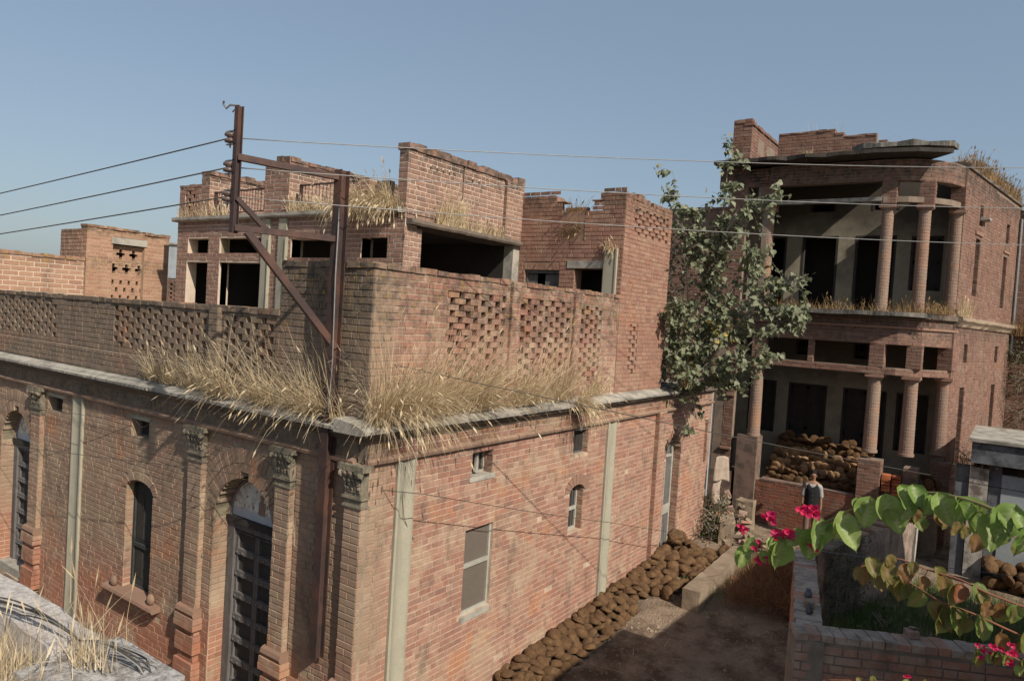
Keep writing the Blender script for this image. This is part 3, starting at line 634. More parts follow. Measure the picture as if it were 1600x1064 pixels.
def fdoor(c0):
    a, b = c0 - 0.62, c0 + 0.66
    # reveal backing and tympanum
    mb = MB(); LW1.box(mb, c0 - 0.70, c0 + 0.70, -0.7, 3.2, -0.55, -0.32); mb.build('door_recess', 'trim', H1)
    c = MB(); n = 22; rr = 0.60; cc = c0 + 0.02; vs = []
    for i in range(n + 1):
        t = math.pi * i / n; vs.append(LW1.p(cc - math.cos(t) * rr, 2.12 + math.sin(t) * 0.60, -0.25))
    c.add(vs + [LW1.p(cc, 2.12, -0.25)], [(i, i + 1, n + 1) for i in range(n)]); TY = c.build('tympanum', 'frescom', H1)
    for rad, col, wdt in ((0.625, 'trim', 0.03), (0.585, 'blueline', 0.014)):
        c = MB(); vs = []
        for i in range(n + 1):
            t = math.pi * i / n
            for e, d in ((0, -0.30), (wdt, -0.30), (wdt, -0.22), (0, -0.22)): vs.append(LW1.p(cc - math.cos(t) * (rad + e), 2.12 + math.sin(t) * (rad + 0.04 + e), d))
        c.add(vs, [(i * 4 + k, i * 4 + (k + 1) % 4, (i + 1) * 4 + (k + 1) % 4, (i + 1) * 4 + k) for i in range(n) for k in range(4)]); c.build('arch_band', col, TY)
    c = MB(); LW1.box(c, cc - 0.16, cc - 0.02, 2.24, 2.42, -0.255, -0.242); LW1.box(c, cc - 0.12, cc - 0.06, 2.42, 2.52, -0.255, -0.242, j=0.01)
    c.build('worn_panel', 'trim', TY)
    # plastered side reveal
    c = MB(); vs = []; n = 20
    for i in range(n + 1):
        t = math.pi * i / n
        for d in (-0.31, -0.02): vs.append(LW1.p(c0 + math.cos(t) * 0.672, 2.12 + math.sin(t) * 0.652, d))
    c.add(vs, [(2 * i, 2 * i + 1, 2 * i + 3, 2 * i + 2) for i in range(n)]); c.build('arch_soffit', 'dullplaster', H1)
    c = MB(); LW1.box(c, a - 0.1, b + 0.05, 2.04, 2.13, -0.33, -0.19); LW1.box(c, a - 0.04, b, 1.92, 2.0, -0.33, -0.24); c.build('door_head', 'darkwood', H1)
    D = MB(); t = 0.15
    LW1.box(D, a, a + t, -0.35, 2.03, -0.33, -0.22); LW1.box(D, b - t, b, -0.35, 2.03, -0.33, -0.22); LW1.box(D, a + t, b - t, 1.95, 2.03, -0.33, -0.225)
    DD = D.build('door', 'shutter', H1)
    for k, (q0, q1) in enumerate(((a + t, (a + b) / 2 - 0.004), ((a + b) / 2 + 0.004, b - t))):
        c = MB(); LW1.box(c, q0, q1, -0.33, 1.94, -0.32, -0.30); c.build('door_leaf', 'doorpanel', DD)
        c = MB()
        for z in [(-0.33 + i * 0.318) for i in range(8)]: LW1.box(c, q0, q1, z, z + 0.085, -0.30, -0.255, j=0.002)
        for s_ in (q0, q1 - 0.045): LW1.box(c, s_, s_ + 0.045, -0.33, 1.94, -0.30, -0.265)
        c.build('door_framing', 'shutter', DD)
    c = MB()
    for z in [(-0.295 + i * 0.318) for i in range(8)]:
        for i in range(8):
            s_ = a + t + 0.05 + i * (b - a - 2 * t - 0.1) / 7; LW1.box(c, s_ - 0.012, s_ + 0.012, z - 0.012, z + 0.012, -0.255, -0.24)
    tag(c.build('door_studs', 'galv', DD), kind='stuff')
    c = MB(); LW1.box(c, a - 0.12, b + 0.06, -0.5, -0.34, -0.33, -0.02); c.build('threshold', 'cement', H1)
fdoor(2.23); fdoor(9.65)
# carved brackets on the jamb
c = MB()
for i in range(5): LW1.box(c, 3.12 + i * 0.012, 3.22, 1.50 + i * 0.07, 1.565 + i * 0.07, 0, 0.03 + i * 0.012, j=0.01)
c.build('carved_bracket', 'capitalm', H1)
# inner room shell so that gaps look into darkness
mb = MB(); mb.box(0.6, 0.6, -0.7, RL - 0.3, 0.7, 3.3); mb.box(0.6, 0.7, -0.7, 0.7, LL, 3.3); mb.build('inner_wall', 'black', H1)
mb = MB(); mb.box(0.02, 0.02, 3.45, RL, LL + 0.6, 3.86); mb.build('roof_slab', 'roofdirt', H1)
mb = MB(); mb.box(RL - 0.35, 0.1, -0.6, RL, LL, 3.45); mb.box(0.1, LL - 0.3, -0.6, RL - 0.35, LL, 3.45); mb.build('rear_wall', 'mortar_near', H1)
field(H1, Fr(RL, 0, 0, 1, 1, 0), -0.05, 3, -0.5, 3.4)
# --- parapets
jr = [(1.36, 2.70, 4.25, 5.55), (3.06, 4.62, 4.2, 5.52), (4.92, 5.75, 4.15, 5.50)]
def backed(fr, s0, s1, z0, z1, thk, jali, name='parapet'):
    mb = MB(); core(mb, fr, s0, s1, z0, z1, thk, jali)
    for q in jali: fr.box(mb, q[0], q[1], q[2], q[3], -thk, -0.125)
    return mb.build(name, 'mortar_near', H1)
backed(RW, 0.02, 6.42, 3.86, 5.70, 0.30, jr); field(H1, RW, 0.0, 6.42, 3.90, 5.69, jali=jr, miss=0.01)
for a in (2.80, 4.68):
    mb = MB(); RW.box(mb, a, a + 0.2, 3.9, 5.74, 0.0, 0.06); mb.build('parapet_pier', 'mortar_near', H1)
    field(H1, Fr(0, -0.06, 1, 0, 0, -1), a, a + 0.2, 3.9, 5.74, mode='run', L=0.19)
    field(H1, Fr(a, 0, 0, -1, -1, 0), 0, 0.06, 3.9, 5.7, mode='run')
jl = [(1.78, 2.95, 4.1, 5.0), (3.35, 6.1, 4.3, 5.0), (8.2, 12.2, 4.3, 5.0)]
backed(LW, 0.301, 1.71, 3.86, 5.70, 0.30, [])
mb = MB(); mb.box(0.0, 0.001, 3.86, 0.02, 0.301, 5.699); mb.build('parapet_end', 'mortar_near', H1)
backed(LW, 1.71, LL, 3.86, 5.05, 0.30, jl)
field(H1, LW, 0.0, 1.71, 3.9, 5.69); field(H1, LW, 1.71, LL, 3.9, 5.04, jali=jl)
field(H1, Fr(0, 1.71, -1, 0, 0, 1), -0.3, 0, 5.05, 5.7)
mb = MB(); LW.box(mb, 3.02, 3.24, 3.9, 5.10, -0.02, 0.07); mb.build('parapet_pier', 'mortar_near', H1)
field(H1, Fr(-0.07, 0, 0, 1, -1, 0), 3.02, 3.24, 3.9, 5.1, mode='run'); field(H1, Fr(0, 3.02, -1, 0, 0, -1), 0, 0.07, 3.9, 5.1, mode='run')
mb = MB(); LW.box(mb, 3.26, LL, 3.88, 4.22, -0.02, 0.05); mb.build('parapet_plinth', 'mortar_near', H1)
field(H1, Fr(-0.05, 0, 0, 1, -1, 0), 3.26, LL, 3.9, 4.22)
# copings: loose top bricks
def coping(T, fr, s0, s1, z, w_, mat, h=0.07, ov=0.02, gap=0.0, nm='coping_brick', name_par=None):
    a = s0
    while a < s1 - 0.05:
        b = min(a + U(0.2, 0.26), s1)
        if R() >= gap:
            mb = MB(); fr.box(mb, a + 0.004, b - 0.004, z + U(-.004, .004), z + h * U(0.75, 1.1), -w_, ov + U(-.012, .012), j=0.006); mb.build(nm, mat, T)
        a = b
coping(H1, RW, -0.02, 6.42, 5.70, 0.31, 'brick_near', 0.07); coping(H1, LW, 0.02, 1.71, 5.70, 0.31, 'brick_near', 0.075); coping(H1, LW, 1.71, LL, 5.05, 0.31, 'brick_near', 0.075)
flush(H1, 'brick_near')

# ================================================================== 2. LANE TOWER (tall block at the end of the parapet)
H2 = thing('rooftop_tower', (7.5, 1.2, 3.9), 'tall weathered brick tower block with lattice band and broken notched top on the roof', 'building')
TX0, TX1 = 6.44, 8.66
jt = [(6.78, 8.5, 6.98, 7.52), (6.88, 7.32, 4.22, 5.22)]
def ttop(s_): return 7.78 + 0.05 * noise.noise(Vector((s_ * 3, 1, 1)))
mb = MB(); core(mb, RW, TX0, TX1, 3.86, 7.62, 0.3, jt)
for q in jt: RW.box(mb, q[0], q[1], q[2], q[3], -0.3, -0.12)
T2x = Fr(TX0, 0, 0, 1, -1, 0)
hv = [(0.42, 1.05, 4.0, 6.26), (1.40, 2.25, 4.0, 6.22), (1.36 - 0.86, 1.56, 7.40, 8)]
core(mb, T2x, 0.3, 2.7, 3.86, 7.62, 0.3, hv); mb.build('tower_wall', 'mortar_tower', H2)
field(H2, RW, TX0, TX1, 3.9, 7.74, jali=jt, d=0.001, topf=lambda s_: 7.80 - (0.12 if (s_ > 7.4 and s_ < 7.9) else 0) - (0.05 if s_ > 8.2 else 0))
jt2 = [(1.62, 2.36, 7.05, 7.5)]
def notch(s_):   # ragged broken crown on the street side
    if s_ > 1.56: return 7.80
    if s_ > 1.36: return 7.62
    if s_ > 0.75: return 7.44
    if s_ > 0.55: return 7.62
    return 7.85
mb = MB()
for a, b, t in ((0.0, 0.56, 7.74), (0.56, 0.76, 7.62), (1.36, 1.56, 7.62), (1.56, 2.7, 7.72)): T2x.box(mb, a, b, 7.60, t, -0.28, -0.003)
mb.build('broken_crown', 'mortar_tower', H2)
field(H2, T2x, 0.0, 2.42, 5.2, 7.86, holes=[(0.42, 1.05, 3, 6.26), (1.40, 2.25, 3, 6.22), (0.38, 1.24, 6.22, 6.42), (0.12, 0.40, 3, 6.62), (1.40, 2.3, 6.22, 6.36), (0.88, 1.42, 6.82, 7.6)], topf=notch, d=0.001)
# infill panel (paler) in the notch, with soldier course and lintel
mb = MB(); T2x.box(mb, 0.90, 1.42, 6.84, 7.50, -0.2, -0.12); mb.build('sunken_panel', 'brick_tower', H2)
for i in range(10):
    c = MB(); T2x.box(c, 1.42 + i * 0.085, 1.50 + i * 0.085, 6.23, 6.35, -0.1, 0.008, j=0.003); c.build('soldier_brick', 'brick_tower', H2)
mb = MB(); T2x.box(mb, 0.38, 1.22, 6.27, 6.42, -0.2, 0.02); mb.build('lintel', 'cement', H2)
fr = T2x
D = MB(); fr.box(D, 1.40, 1.46, 5.2, 6.2, -0.12, -0.05); fr.box(D, 2.2, 2.26, 5.2, 6.2, -0.12, -0.05); fr.box(D, 1.40, 2.26, 6.16, 6.22, -0.12, -0.03); DW = D.build('door', 'shutter', H2)
for q0, q1 in ((1.47, 1.78), (1.98, 2.09), (2.10, 2.2)):
    c = MB(); fr.box(c, q0, q1, 5.2, 6.15, -0.11, -0.08, j=0.006); c.build('door_board', 'shutter', DW)
mb = MB(); T2x.box(mb, 0.13, 0.38, 3.9, 6.62, -0.05, 0.05); T2x.box(mb, 0.10, 0.13, 3.9, 6.66, -0.05, 0.065); mb.build('drain_channel', 'pipe', H2)
mb = MB(); mb.box(7.3, 0.3, 3.9, 7.4, 2.6, 6.9); mb.box(TX0 + .3, 2.5, 3.9, TX1, 2.7, 7.6); mb.box(TX0 + .3, 0.3, 6.7, TX1, 2.7, 6.85); mb.build('inner_wall', 'black', H2)
mb = MB(); mb.box(TX1 - 0.3, 0.3, 3.86, TX1 - 0.002, 2.7, 7.55); mb.build('rear_wall', 'mortar_tower', H2)
field(H2, Fr(TX1 - 0.002, 0, 0, 1, 1, 0), 0.0, 2.7, 3.9, 7.6)
# ragged loose bricks on top
for k in range(16):
    a = U(0, 2.1); c = MB(); RW.box(c, TX0 + a, TX0 + a + U(0.1, 0.23), 7.62 + 0.0, 7.62 + U(0.09, 0.19), -0.28, U(-0.12, 0.0), j=0.008); c.build('loose_brick', 'brick_tower', H2)
flush(H2, 'brick_tower')

# ================================================================== 3. ROOFTOP PAVILION
H3 = thing('rooftop_pavilion', (5, 5, 3.9), 'brown brick upper storey with pale mortar, open dark rooms, railings and thin cornice', 'building')
BX = 3.01; BY = 2.45; LB = Fr(BX, 0, 0, 1, -1, 0); RB_ = Fr(0, BY, 1, 0, 0, -1)
hv = [(8.32, 9.12, 6.17, 6.52), (6.45, 7.9, 6.17, 6.52), (8.32, 9.14, 3.9, 6.0), (6.42, 7.88, 3.9, 6.0), (3.95, 5.5, 6.10, 6.47), (2.85, 3.52, 6.10, 6.50)]
mb = MB(); core(mb, LB, BY + 0.004, 9.56, 3.86, 6.90, 0.24, hv); mb.build('street_wall', 'mortar_pale', H3)
field(H3, LB, BY, 9.56, 5.0, 6.90, holes=hv + [(5.60, 5.86, 3, 6.9), (6.12, 6.38, 3, 6.9)])
mb = MB(); strip(mb, LB, [(-0.2, 6.90), (0.09, 6.90), (0.11, 6.93), (0.11, 6.99), (-0.2, 6.99)], BY + 0.1, 9.66, 60, 0.01); mb.build('cornice', 'cement', H3)
for a, b in ((5.60, 5.84), (6.13, 6.37)):
    mb = MB(); LB.box(mb, a, b, 3.9, 6.88, -0.02, 0.05); LB.box(mb, a - 0.02, a, 3.9, 6.5, -0.02, 0.075); mb.build('drain_channel', 'pipe', H3)
# party walls inside, ceiling, back
mb = MB()
for y in (5.75, 6.1, 8.1, 9.35): mb.box(BX + 0.24, y, 3.86, BX + 3.2, y + 0.2, 6.75)
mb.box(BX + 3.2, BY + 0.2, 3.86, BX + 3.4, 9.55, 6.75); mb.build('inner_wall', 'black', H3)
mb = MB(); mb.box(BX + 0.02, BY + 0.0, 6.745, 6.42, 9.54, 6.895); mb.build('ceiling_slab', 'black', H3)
for y in (8.12, 9.15, 7.88):   # pale plaster on the reveals facing the sun
    c = MB(); c.box(BX + 0.05, y, 3.9, BX + 0.20, y + 0.012, 6.5); c.build('plaster_reveal', 'dullplaster', H3)
for y in (5.50, 3.52):
    c = MB(); c.box(BX + 0.03, y, 6.1, BX + 0.3, y + 0.012, 6.47); c.build('plaster_reveal', 'dullplaster', H3)
# lane side: corner pier, big opening, slab, tall parapet
mb = MB(); RB_.box(mb, BX + 0.004, 3.30, 3.86, 6.70, -0.24, 0); RB_.box(mb, 3.305, 3.47, 3.86, 6.66, -0.24, -0.03); RB_.box(mb, 6.27, 6.42, 3.86, 6.7, -0.25, 0.0)
mb.build('corner_pier', 'mortar_pale', H3)
field(H3, RB_, BX, 3.30, 5.3, 6.70, mode='run', L=0.14); field(H3, Fr(0, BY + 0.03, 1, 0, 0, -1), 3.31, 3.47, 5.3, 6.66, mode='run', L=0.15)
mb = MB(); RB_.box(mb, 6.22, 6.44, 3.9, 6.95, -0.2, 0.03, j=0.01); mb.build('patched_jamb', 'cement', H3)
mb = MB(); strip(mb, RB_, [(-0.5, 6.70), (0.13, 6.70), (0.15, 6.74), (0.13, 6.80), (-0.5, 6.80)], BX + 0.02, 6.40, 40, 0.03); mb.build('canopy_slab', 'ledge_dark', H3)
mb = MB()
for a, b, d in ((BX, 4.48, 0), (4.53, 5.82, 0.0), (5.87, 6.46, 0.05)): RB_.box(mb, a, b, 6.80, 7.98, -0.22, d)
RB_.box(mb, 4.40, 6.0, 6.80, 7.90, -0.2, -0.08); mb.build('high_parapet', 'mortar_pale', H3)
hol = [(3.55 + i * 0.17, 3.59 + i * 0.17, 7.72, 7.80) for i in range(4)] + [(4.75 + i * 0.2, 4.79 + i * 0.2, 7.72, 7.80) for i in range(2)]
field(H3, RB_, BX, 4.48, 6.80, 7.98, holes=hol); field(H3, RB_, 4.53, 5.82, 6.80, 7.98, holes=hol); field(H3, Fr(0, BY - 0.05, 1, 0, 0, -1), 5.87, 6.46, 6.80, 7.98)
field(H3, Fr(4.53, BY, 0, 1, -1, 0), 0, 0.08, 6.8, 7.98, mode='run'); field(H3, Fr(5.87, BY - .05, 0, 1, -1, 0), 0, 0.12, 6.8, 7.98, mode='run')
field(H3, LB, BY, BY + 0.22, 6.99, 7.98, mode='run', L=0.21)
for i in range(6):
    c = MB(); s_ = (3.55 + i * 0.17) if i < 4 else (4.75 + (i - 4) * 0.2); RB_.box(c, s_ + 0.003, s_ + 0.04, 7.725, 7.80, -0.02, 0.002); c.build('putlog_hole', 'black', H3)
coping(H3, RB_, BX - 0.04, 6.48, 7.98, 0.24, 'brick_brown', 0.13, 0.035)
# cross walls rising above the roof and the boxy pier
def xwall(y0, x0, x1, z0, z1, t=0.22, cap=True, mat='mortar_pale'):
    f = Fr(0, y0, 1, 0, 0, -1); mb = MB(); f.box(mb, x0 + (0.252 if x0 == BX else 0), x1, z0, z1, -t, 0); mb.build('roof_wall', mat, H3)
    field(H3, f, x0, x1, z0, z1)
    if cap: coping(H3, f, x0, x1, z1, t, 'brick_brown', 0.08, 0.03)
mb = MB(); mb.box(BX, 5.63, 6.99, BX + 0.25, 6.42, 8.0); mb.build('roof_pier', 'mortar_pale', H3)
field(H3, LB, 5.63, 6.42, 6.99, 8.0); coping(H3, LB, 5.63, 6.1, 8.0, 0.25, 'brick_brown', 0.13, 0.02); coping(H3, LB, 6.1, 6.42, 8.0, 0.25, 'brick_brown', 0.04, 0.02)
xwall(5.63, BX, 9.2, 6.9, 8.0)
xwall(8.36, BX, 4.9, 6.9, 7.86); coping(H3, Fr(0, 8.36, 1, 0, 0, -1), BX - 0.03, 4.95, 7.9, 0.3, 'brick_brown', 0.12, 0.05)
mb = MB(); mb.box(BX, 8.36, 6.99, BX + 0.25, 8.68, 7.9); mb.build('roof_pier', 'mortar_pale', H3); field(H3, LB, 8.36, 8.68, 6.99, 7.9, mode='run')
jb = [(8.86, 9.32, 7.15, 7.60)]
mb = MB(); core(mb, LB, 8.68, 9.54, 6.99, 7.66, 0.22, jb)
for q in jb: LB.box(mb, q[0], q[1], q[2], q[3], -0.22, -0.1)
mb.build('lattice_panel', 'mortar_pale', H3); field(H3, LB, 8.68, 9.54, 6.99, 7.66, jali=jb); coping(H3, LB, 8.68, 9.54, 7.66, 0.22, 'brick_brown', 0.07)
xwall(10.4, 4.8, 6.6, 6.99, 7.75)
mb = MB(); LB.box(mb, 3.38, 3.66, 6.99, 7.52, -0.2, 0); mb.build('roof_pier', 'mortar_pale', H3); field(H3, LB, 3.38, 3.66, 6.99, 7.52, mode='run')
field(H3, Fr(0, 3.38, 1, 0, 0, -1), BX, BX + 0.2, 6.99, 7.52, mode='run')
mb = MB(); mb.box(BX + 0.1, 3.0, 6.99, BX + 0.25, 3.3, 7.5); mb.build('roof_pier', 'ledge_dark', H3)
def railing(y0, y1, z0, z1, nb):
    c = MB(); LB.box(c, y0, y1, z1 - 0.03, z1, -0.14, -0.10); LB.box(c, y0, y1, z0, z0 + 0.02, -0.135, -0.105)
    LB.box(c, y0, y0 + 0.05, z0 - 0.1, z1, -0.15, -0.10); LB.box(c, y1 - 0.05, y1, z0 - 0.1, z1, -0.15, -0.10); P = c.build('railing', 'rust', H3)
    for i in range(nb):
        s_ = y0 + (y1 - y0) * (i + 0.5) / nb; c = MB(); tube(c, [LB.p(s_, z0, -0.12), LB.p(s_, z1, -0.12)], 0.007, 5); c.build('baluster', 'rust', P)
railing(6.44, 8.34, 7.07, 7.55, 19); railing(3.68, 5.45, 7.05, 7.55, 17)
mb = MB(); mb.box(BX + 0.3, 9.38, 3.86, 6.4, 9.54, 6.74); mb.build('rear_wall', 'mortar_pale', H3)
flush(H3, 'brick_brown')

# ================================================================== 4. ROOFTOP HUT AND WALL (left)
H4 = thing('rooftop_hut', (2.6, 11.5, 3.9), 'small orange brick rooftop hut with cross shaped ventilation holes under a cement lintel', 'hut')
HF = Fr(0, 11, 1, 0, 0, -1)
crosses = []
for r_, z in enumerate((6.10, 5.76)):
    for i in range(3): crosses.append((2.52 + i * 0.30 - 0.15 * r_, z))
ch = []
for x, z in crosses:
    ch += [(x - 0.035, x + 0.035, z - 0.13, z + 0.13), (x - 0.10, x + 0.10, z - 0.05, z + 0.05)]
for i in range(12):
    x = 2.36 + (i % 4) * 0.19 + (0.095 if 3 < i < 8 else 0); z = 5.46 - (i // 4) * 0.19; ch.append((x - 0.03, x + 0.03, z - 0.07, z + 0.07))
for i in range(4): ch.append((2.46 + i * 0.22, 2.52 + i * 0.22, 5.0, 5.1))
HFr = Fr(0, 11.12, 1, 0, 0, -1)
mb = MB(); core(mb, HF, 1.71, 2.28, 3.86, 6.66, 0.3, []); core(mb, HF, 3.02, 3.62, 3.86, 6.62, 0.3, []); core(mb, HFr, 2.28, 3.12, 3.86, 6.32, 0.12, ch)
HF.box(mb, 2.28, 3.02, 6.50, 6.66, -0.3, -0.02); mb.build('hut_wall', 'mortar_hut', H4)
field(H4, HF, 1.71, 2.28, 4.6, 6.66); field(H4, HF, 3.02, 3.62, 4.6, 6.62); field(H4, HFr, 2.28, 3.02, 4.9, 6.30, holes=ch); field(H4, HF, 2.28, 3.22, 6.50, 6.66, d=-0.02)
mb = MB(); core(mb, Fr(1.71, 11, 0, 1, -1, 0), 0.3, 1.3, 3.86, 6.60, 0.25, []); mb.box(1.96, 12.2, 3.86, 3.6, 12.3, 6.55); mb.box(3.4, 11.3, 3.86, 3.62, 12.3, 6.6); mb.box(1.8, 11.1, 6.45, 3.5, 12.25, 6.6)
mb.build('side_wall', 'hutdark', H4)
field(H4, Fr(1.71, 11, 0, 1, -1, 0), 0.0, 1.3, 5.7, 6.62)
mb = MB(); HF.box(mb, 2.24, 3.06, 6.34, 6.49, -0.25, 0.03); mb.build('lintel', 'cement', H4)
mb = MB(); mb.box(2.28, 11.4, 3.9, 3.1, 11.45, 6.45); mb.build('inner_wall', 'black', H4)
coping(H4, HF, 1.69, 2.9, 6.66, 0.3, 'brick_hut', 0.06, 0.02); coping(H4, HF, 3.0, 3.64, 6.62, 0.3, 'brick_hut', 0.07, 0.03)
flush(H4, 'brick_hut')
H5 = thing('roof_boundary_wall', (0.7, 11, 3.9), 'low orange brick roof wall with lichen stained top left of the small hut', 'wall')
mb = MB(); core(mb, Fr(0, 11.05, 1, 0, 0, -1), -0.03, 1.70, 3.5, 5.88, 0.25, []); mb.build('wall_core', 'mortar_pale', H5)
field(H5, Fr(0, 11.05, 1, 0, 0, -1), -0.03, 1.70, 4.6, 5.88, mode='run', L=0.27, H=0.088, J=0.017)
coping(H5, Fr(0, 11.05, 1, 0, 0, -1), -0.03, 1.70, 5.88, 0.25, 'brick_hut', 0.08, 0.03)
flush(H5, 'brick_hut')

H12 = thing('distant_house', (14.8, 30.4, 0), 'hazy blue grey distant house glimpsed in the gap left of the pavilion', 'house')
f = Fr(14.3, 31.3, 0.41, -0.91, -0.91, -0.41); mb = MB(); f.box(mb, -0.1, 2.2, 0, 7.9, -3, 0); mb.build('house_wall', 'bluewash', H12)
mb = MB(); f.box(mb, -0.2, 2.3, 7.9, 8.0, -3.1, 0.1); mb.build('roof_slab', 'cement', H12)
H13 = thing('lattice_pillar', (9.3, 20.8, 0), 'dark lattice brick pillar low in the gap left of the pavilion', 'pillar')
f = Fr(9.15, 21.0, 0.41, -0.91, -0.91, -0.41); mb = MB(); f.box(mb, 0.0, 0.5, 0, 5.9, -0.4, -0.1); mb.build('pillar_core', 'darkwood', H13)
field(H13, f, 0.0, 0.5, 4.5, 5.9, jali=[(0.1, 0.4, 4.5, 5.8)], mode='run'); flush(H13, 'brick_hall')

# ================================================================== 5. COLONNADED HALL (right)
H6 = thing('colonnaded_hall', (15, -3, 0), 'two storey ruined brick hall with round corner columns and broken roof slab', 'building')
FX = 14.0; FF = Fr(FX, 0, 0, 1, -1, 0)     # front plane, s = y
P_L = (14.0, -0.55); P_M = (14.06, -3.46); P_2 = (14.32, -4.26); P_3 = (15.35, -4.88)
SD = Vector((0.985, -0.173, 0)).normalized(); SN = Vector((-0.173, -0.985, 0)).normalized()
SF = Fr(15.6, -5.0, SD.x, SD.y, SN.x, SN.y)
def curve_pts(off=0.0, n=10):
    # plan line of the beams: front, rounded corner, to the side wall; off = outward offset
    c = [Vector((14.0, 0.9, 0)), Vector((14.0, -0.55, 0)), Vector((14.0, -2.0, 0)), Vector((14.0, -3.3, 0)), Vector((14.08, -3.85, 0)), Vector((14.38, -4.34, 0)), Vector((14.85, -4.72, 0)), Vector((15.6, -5.0, 0))]
    out = []
    for i, p in enumerate(c):
        t = (c[min(i + 1, len(c) - 1)] - c[max(i - 1, 0)]).normalized(); nn = Vector((t.y, -t.x, 0))
        out.append(p + nn * off)
    return out
def ring(name, parent, z0, z1, o0, o1, mat, i0=0, i1=None, chip=0, sub=6):
    A = curve_pts(o0)[i0:i1]; B = curve_pts(o1)[i0:i1]
    def den(L_):
        o = []
        for a, b in zip(L_, L_[1:]):
            for k in range(sub): o.append(a.lerp(b, k / sub))
        return o + [L_[-1]]
    A, B = den(A), den(B); mb = MB(); vs = []
    for a, b in zip(A, B):
        cz = chip * noise.noise(a * 2.3); e = (b - a).normalized() * cz
        vs += [(a.x, a.y, z0), ((b + e).x, (b + e).y, z0 + cz * .2), ((b + e).x, (b + e).y, z1), (a.x, a.y, z1)]
    n = len(A); fs = [(i * 4 + k, i * 4 + (k + 1) % 4, (i + 1) * 4 + (k + 1) % 4, (i + 1) * 4 + k) for i in range(n - 1) for k in range(4)] + [(0, 1, 2, 3), tuple((n - 1) * 4 + k for k in (3, 2, 1, 0))]
    mb.add(vs, fs); return mb.build(name, mat, parent)
def ring_bricks(z0, z1, off, i0=0, i1=None, mode='run'):
    A = curve_pts(off)[i0:i1]
    for a, b in zip(A, A[1:]):
        t = (b - a); L_ = t.length; t.normalize(); nn = Vector((t.y, -t.x, 0))
        field(H6, Fr(a.x, a.y, t.x, t.y, nn.x, nn.y), 0, L_, z0, z1, mode=mode)
# lower storey beam with square vents, upper storey beam
ring('beam', H6, 5.12, 5.80, -0.25, 0.0, 'mortar_hall'); ring_bricks(5.12, 5.78, 0.0)
ring('beam', H6, 4.36, 4.54, -0.2, 0.0, 'mortar_hall', 1); ring_bricks(4.36, 4.54, 0.0, 1)
ring('beam', H6, 9.20, 9.72, -0.25, 0.0, 'mortar_hall'); ring_bricks(9.20, 9.70, 0.0)
ring('tie_beam', H6, 8.70, 8.80, -0.14, -0.02, 'cement', 1, 4, 0.02); ring('tie_beam', H6, 8.66, 8.80, -0.2, 0.0, 'mortar_hall', 3)
ring('string_course', H6, 5.52, 5.58, 0.0, 0.05, 'redtrim')
# slabs
ring('floor_slab', H6, 5.82, 5.93, -2.4, 0.38, 'slabdark', 1, 6, 0.16); ring('floor_slab', H6, 5.80, 5.92, -2.4, 0.10, 'ledge_dark', 5, None, 0.03)
ring('roof_slab', H6, 9.76, 9.86, -3.0, 0.62, 'soot', 0, 6, 0.16)
mb = MB()   # jagged remnant of the cornice slab over the rounded corner
seq = [(13.95, -2.5), (13.72, -2.8), (13.66, -3.2), (13.74, -3.55), (13.72, -3.9), (13.9, -4.2), (13.95, -4.5), (14.2, -4.72), (14.5, -4.8), (14.62, -4.62), (15.1, -4.4), (15.0, -3.0), (14.6, -2.5)]
n_ = len(seq); mb.add([(x, y, 9.97 + 0.02 * math.sin(i * 3)) for i, (x, y) in enumerate(seq)] + [(x, y, 10.09 + 0.03 * math.sin(i * 2)) for i, (x, y) in enumerate(seq)],
    [tuple(range(n_))[::-1], tuple(range(n_, 2 * n_))] + [(i, (i + 1) % n_, n_ + (i + 1) % n_, n_ + i) for i in range(n_)]); mb.build('cornice_slab', 'slabdark', H6)
mb = MB(); mb.box(14.0, -3.9, 9.86, 14.9, -2.1, 9.94); mb.build('slab_bed', 'ledge_dark', H6)
# columns built of brick drums
def column(x, y, z0, z1, r=0.19):
    mb = MB(); z = z0; prof = [(z0, r * 1.12), (z0 + 0.06, r * 1.12)]
    k = 0; zz = z0 + 0.07
    while zz < z1 - 0.14:
        t = (zz - z0) / (z1 - z0); q = r * (1.0 - 0.10 * t); prof += [(zz, q - 0.006), (zz + 0.008, q), (zz + 0.072, q), (zz + 0.078, q - 0.006)]; zz += 0.083
    prof += [(z1 - 0.13, r * 0.9), (z1 - 0.12, r * 1.1), (z1 - 0.08, r * 1.2), (z1 - 0.08, r * 1.15)]
    lathe(mb, x, y, prof, 20, 0.002); P = mb.build('column', 'brick_col', H6)
    c = MB(); c.box(x - r * 1.25, y - r * 1.25, z1 - 0.08, x + r * 1.25, y + r * 1.25, z1, j=0.004); c.build('capital', 'redtrim', P); return P
for (x, y) in (P_L, P_M, P_2, P_3):
    x += 0.16 if (x, y) in (P_L, P_M) else 0.1; y += 0.06
    column(x, y, 2.36, 4.36, 0.168); column(x, y, 5.93, 8.62, 0.150)
